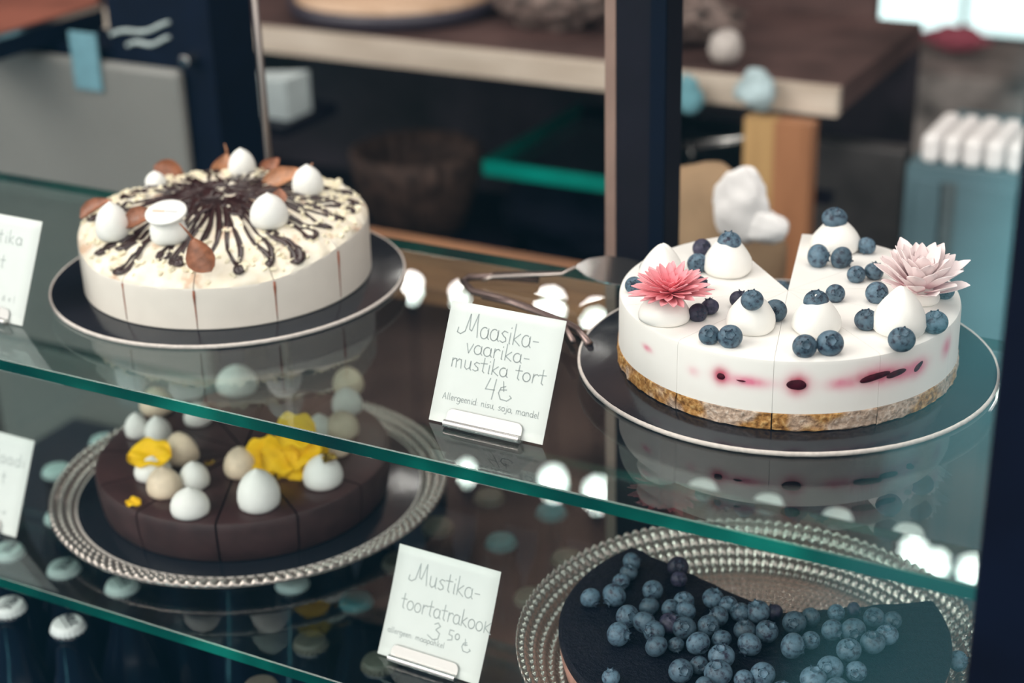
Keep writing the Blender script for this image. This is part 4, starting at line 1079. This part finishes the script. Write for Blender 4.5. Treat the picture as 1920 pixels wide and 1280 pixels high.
def card(bl_, br_, H, lean, lines, label, holder_label, hx=(.16, .82), bend=0., name='price_card'):
    bl_, br_ = Vector(bl_), Vector(br_); Wd = (br_-bl_).length; u = (br_-bl_).normalized()
    rotz = atan2(u.y, u.x)
    t_ = new(name, None, None, bl_+Vector((0, 0, .12))); t_.rotation_euler = (RAD(90)-lean, 0, rotz); tag(t_, label, 'price card')
    def bz(x, y): return bend*sin(pi*min(1, max(0, y/H)))*-1
    nx_, ny_ = 6, 12; vs = [(Wd*i/nx_, H*j/ny_, bz(0, H*j/ny_)+s) for s in (0, -.035) for j in range(ny_+1) for i in range(nx_+1)]
    K = (nx_+1)*(ny_+1); fs = []
    for j in range(ny_):
        for i in range(nx_):
            a = j*(nx_+1)+i; fs.append((a, a+1, a+nx_+2, a+nx_+1)); fs.append((K+a, K+a+nx_+1, K+a+nx_+2, K+a+1))
    for j in range(ny_):
        for i in (0, nx_):
            a = j*(nx_+1)+i; fs.append((a, a+nx_+1, K+a+nx_+1, K+a))
    for i in range(nx_):
        for j in (0, ny_): a = j*(nx_+1)+i; fs.append((a, a+1, K+a+1, K+a))
    ob('card', vs, fs, m_paper, t_)
    g = join(*[([(x, y, bz(x, y)+.012) for x, y in v], f) for v, f in (write(tx, x0*Wd, y0*H, s, .075 if s > .32 else .045, sl, end=x1*Wd) for tx, x0, x1, y0, s, sl in lines)]) if lines else None
    if g: ob('handwriting', *g, m_ink, t_, smooth=False)
    # steel holder
    hw0, hw1 = hx[0]*Wd, hx[1]*Wd
    h = new('card_holder', None, None, bl_); h.rotation_euler = (0, 0, rotz); tag(h, holder_label, 'card holder')
    # front lip: rounded plate, bottom roll, back leg
    def lip(off, up_, x0, x1, rc=.45):
        P = []
        for (cx2, cy2, a0) in ((x1-rc, up_-rc, 0), (x0+rc, up_-rc, 90)):
            P += [(cx2+rc*cos(RAD(a0+10*i)), cy2+rc*sin(RAD(a0+10*i))) for i in range(10)]
        P = [(x1, .15)]+P+[(x0, .15)]
        return P
    P = lip(0, 1.15, hw0, hw1); cl, sl_ = cos(lean), sin(lean); vs = []
    for s in (-.16, -.22):
        for x, y in P: vs.append((x, y*sl_+s, y*cl+.12))
    n_ = len(P); fs = [tuple(range(n_)), tuple(range(2*n_-1, n_-1, -1))]+[(i, (i+1) % n_, n_+(i+1) % n_, n_+i) for i in range(n_)]
    ob('front_lip', vs, fs, m_chrome, h, auto=30)
    rl = [(hw0, -.28, .30), (hw1, -.28, .30)]
    ob('roll', *tube(rl, .27, 20), m_chrome, h, auto=30)
    v3, f3 = box(hw0, hw1, .06, .12, .0, 1.6); v3 = [(x, y+z*sl_/cl, z+.02) for x, y, z in v3]
    ob('back_plate', v3, f3, m_chrome, h, smooth=False)
    ob('foot', *box(hw0, hw1, -.3, 1.8, .0, .07), m_chrome, h, smooth=False)
bl1 = at(804, 789, 0); br1 = at(1017, 837, 0)
card(bl1, br1, 8.25, RAD(27), [('Maasika-', .14, .82, .735, .92, 0), ('vaarika-', .20, .77, .60, .72, 0), ('mustika tort', .10, .93, .465, .70, 0), ('4E', .43, .68, .28, .85, 0),
      ('Allergeenid: nisu, soja, mandel', .08, .93, .195, .30, .0)], 'white handwritten price card between the two upper cakes', 'shiny steel card holder gripping the card between the two upper cakes')
bl2 = at(707.8, 1226.7, ZL); tl = at(748, 1036, 0)
u = (br1-bl1).normalized()
def solve_card(blp, tr, width):   # bottom right from the bottom left, same direction as the shelf edge
    return Vector((blp.x+width*cos(RAD(-1.5)), blp.y+width*sin(RAD(-1.5)), blp.z))
card(bl2, solve_card(bl2, None, 8.6), 8.25, RAD(27), [('Mustika-', .19, .86, .70, .92, 0), ('toortatrakooK', .12, 1.02, .45, .80, 0), ('3', .46, .60, .26, .8, 0), ('50', .62, .75, .29, .95, 0), ('E', .77, .91, .24, .62, 0),
      ('allergeen: maapahkel', .05, .62, .215, .28, 0)], 'white handwritten price card in front of the dark blueberry cake, lower shelf', 'shiny steel card holder below the lower middle price card', hx=(.14, .80), bend=.12)
b3 = at(42, 613.5, 0); card((b3.x-8.6, b3.y, 0), b3, 8.25, RAD(27), [('mustika', .2, .84, .74, .7, 0), ('tort', .3, .7, .5, .7, 0), ('mandel', .45, .88, .2, .3, 0)], 'white price card cut off by the left frame edge, upper shelf', 'steel card holder cut off by the left frame edge, upper shelf', hx=(.16, .84))
b4 = at(30, 1010, ZL); card((b4.x-8.6, b4.y, ZL), b4, 8.25, RAD(27), [('sokolaadi'.replace('s', 's'), .2, .95, .7, .7, 0), ('tort', .3, .8, .5, .7, 0), ('soja', .5, .9, .2, .3, 0)], 'white price card cut off by the left frame edge, lower shelf', 'steel card holder cut off by the left frame edge, lower shelf', hx=(.12, .8))

# ---------------------------------------------------------------- cake server and serving tongs on the upper shelf
def ribbon(path, wid, th, up=Vector((0, 0, 1))):
    path = [Vector(p) for p in path]; vs, fs = [], []
    for i, p in enumerate(path):
        d = (path[min(i+1, len(path)-1)]-path[max(i-1, 0)]).normalized(); s = d.cross(up).normalized(); w = wid[i]/2; nn = s.cross(d).normalized()
        vs += [tuple(p+s*w+nn*th/2), tuple(p-s*w+nn*th/2), tuple(p-s*w-nn*th/2), tuple(p+s*w-nn*th/2)]
    for i in range(len(path)-1):
        for k in range(4): a = i*4+k; b = i*4+(k+1) % 4; fs.append((a, b, b+4, a+4))
    fs += [(3, 2, 1, 0), tuple(range(len(vs)-4, len(vs)))]
    return vs, fs
h0 = at(925, 516, .6); h1 = at(1055, 512, 1.2); h2 = at(1080, 500, 2.0); h3 = at(1130, 503, 1.9); h4 = at(1200, 515, 1.6)
srv = new('cake_server', None, None, h1); tag(srv, 'polished steel cake server lying behind the first price card', 'cake server')
def rel(*ps, o=h1): return [tuple(Vector(p)-o) for p in ps]
ob('handle', *ribbon(rel(at(905, 522, .35), h0, at(990, 514, 1.0), h1, h2), [1.0, 1.0, .8, .55, .6], .22), m_steel, srv)
bp = rel(h2, h2.lerp(h3, .4), h3, h3.lerp(h4, .5), h4, h4+(h4-h3)*.5)
ob('blade', *ribbon(bp, [.6, 3.6, 5.4, 5.6, 4.6, 1.5], .12), m_chrome, srv, auto=30)
t0 = at(880, 538, .5)
tg = new('serving_tongs', None, None, t0); tag(tg, 'dark brown looped serving tongs lying on the shelf above the first price card', 'tongs')
pa_ = [at(*q, .45)-t0 for q in ((1010, 524), (930, 518), (880, 520), (868, 528), (885, 546), (940, 560), (1000, 580), (1050, 600), (1085, 618), (1105, 645))]
m_tong = NT('bronze_metal').pbr((.22, .16, .15), .25, .8)
ob('arm', *tube(pa_, .3, 8), m_tong, tg)
pa_ = [at(*q, .45)-t0 for q in ((905, 556), (960, 568), (1020, 590), (1060, 612), (1075, 640))]
ob('arm', *tube(pa_, .22, 8), m_tong, tg)

# ---------------------------------------------------------------- bottles under the lower shelf
CZT = -26.4
bt = new('capped_bottle', None, None, (-89.7, 85.1, CZT-23.2)); 
prof = [(2.8, 0), (3.05, .3), (3.05, 12), (2.9, 13.6), (2.2, 16), (1.55, 18.2), (1.3, 20.5), (1.32, 21.6), (1.45, 21.7), (1.45, 22.1), (1.28, 22.2), (1.28, 22.6), (.5, 22.7)]
ob('bottle_body', *lathe(prof, 28), m_bottle, bt)
def cf(r, z, a):
    if z < 22.75 and r > 1.2: k_ = (22.75-z)/.5; return r+.09*k_*cos(21*a), z
    return r, z
ob('crown_cap', *lathe([(1.40, 22.2), (1.46, 22.26), (1.42, 22.4), (1.38, 22.6), (1.34, 22.76), (1.24, 22.9), (1.05, 22.97), (0, 23.0)], 126, cf), m_cap, bt)
spots = []
for j, y in enumerate((85.3, 92.2, 99.1, 106, 113)):
    for i in range(9): spots.append((-109.4+6.62*i - (1.6 if j % 2 == 0 and False else 0), y))
spots = [(x, y) for x, y in spots if not (x > -60 and y < 100) and not (y < 95 and -88 < x < -72) and not (x < -73 and y < 90 and x > -88)]
spots += [(-43.8, 130.), (-37.2, 130.2), (-30.6, 130.2), (-68, 119.8), (-61.4, 119.8), (-50.4, 130)]
GBt = 'capped bottles standing under the lower shelf'
printed = []
cap_me = [c_ for c_ in bt.children if c_.name.startswith('crown_cap')][0].data; me_capt = None
m_capt = plain('shaded_tan_cap', (.12, .10, .08), .4, 0, .5, .2, 90); m_capb = plain('shaded_teal_cap', (.08, .22, .25), .4, 0, .5, .2, 90)  # darker tan and teal tones also hold the shade under the shelf
for k, (x, y) in enumerate(spots):
    o = bt if k == 0 else dup(bt, (x, y, CZT-23.2), (0, 0, rnd.uniform(0, 6)))
    o.location = W((x, y, CZT-23.2)); o['category'] = 'bottle'; o['group'] = GBt
    if y < 120:
        ri = [85.3, 92.2, 99.1, 106, 113, 119.8].index(y) if y in (85.3, 92.2, 99.1, 106, 113, 119.8) else 5
        ci = sorted(q[0] for q in spots if q[1] == y).index(x)
        o['label'] = f'capped dark bottle, {ORD[ci]} from the left in the {ORD[ri]} row from the front'
    else:
        ci = sorted(q[0] for q in spots if q[1] >= 120).index(x)
        o['label'] = f'capped dark bottle, {ORD[ci]} from the left in the rearmost row'
    if y < 120 and x > -75:
        for ch in o.children:
            if ch.name.startswith('crown_cap'):
                if me_capt is None: me_capt = [cap_me.copy(), cap_me.copy()]; me_capt[0].materials[0] = m_capt; me_capt[1].materials[0] = m_capb
                ch.data = me_capt[0 if (k % 3) else 1]
    if y < 95 and x < -80: printed.append((x, o))
v, f = write('HOLK', -.92, .02, .66, .15, 0, end=.95)
pm = join(([(a, b, 23.02) for a, b in v], f), ([(-1.05, -.34, 23.015), (1.05, -.34, 23.015), (1.05, -.24, 23.015), (-1.05, -.24, 23.015)], [(0, 1, 2, 3)]))
me_print = mesh('cap_print', *pm, m_inkdk, smooth=False)
for x, o in printed:      # the nearest bottles show the black lettering on their caps
    new('cap_print', me_print, o, (0, 0, 0)); o.rotation_euler = (0, 0, RAD(-30 if x > -95 else -75))
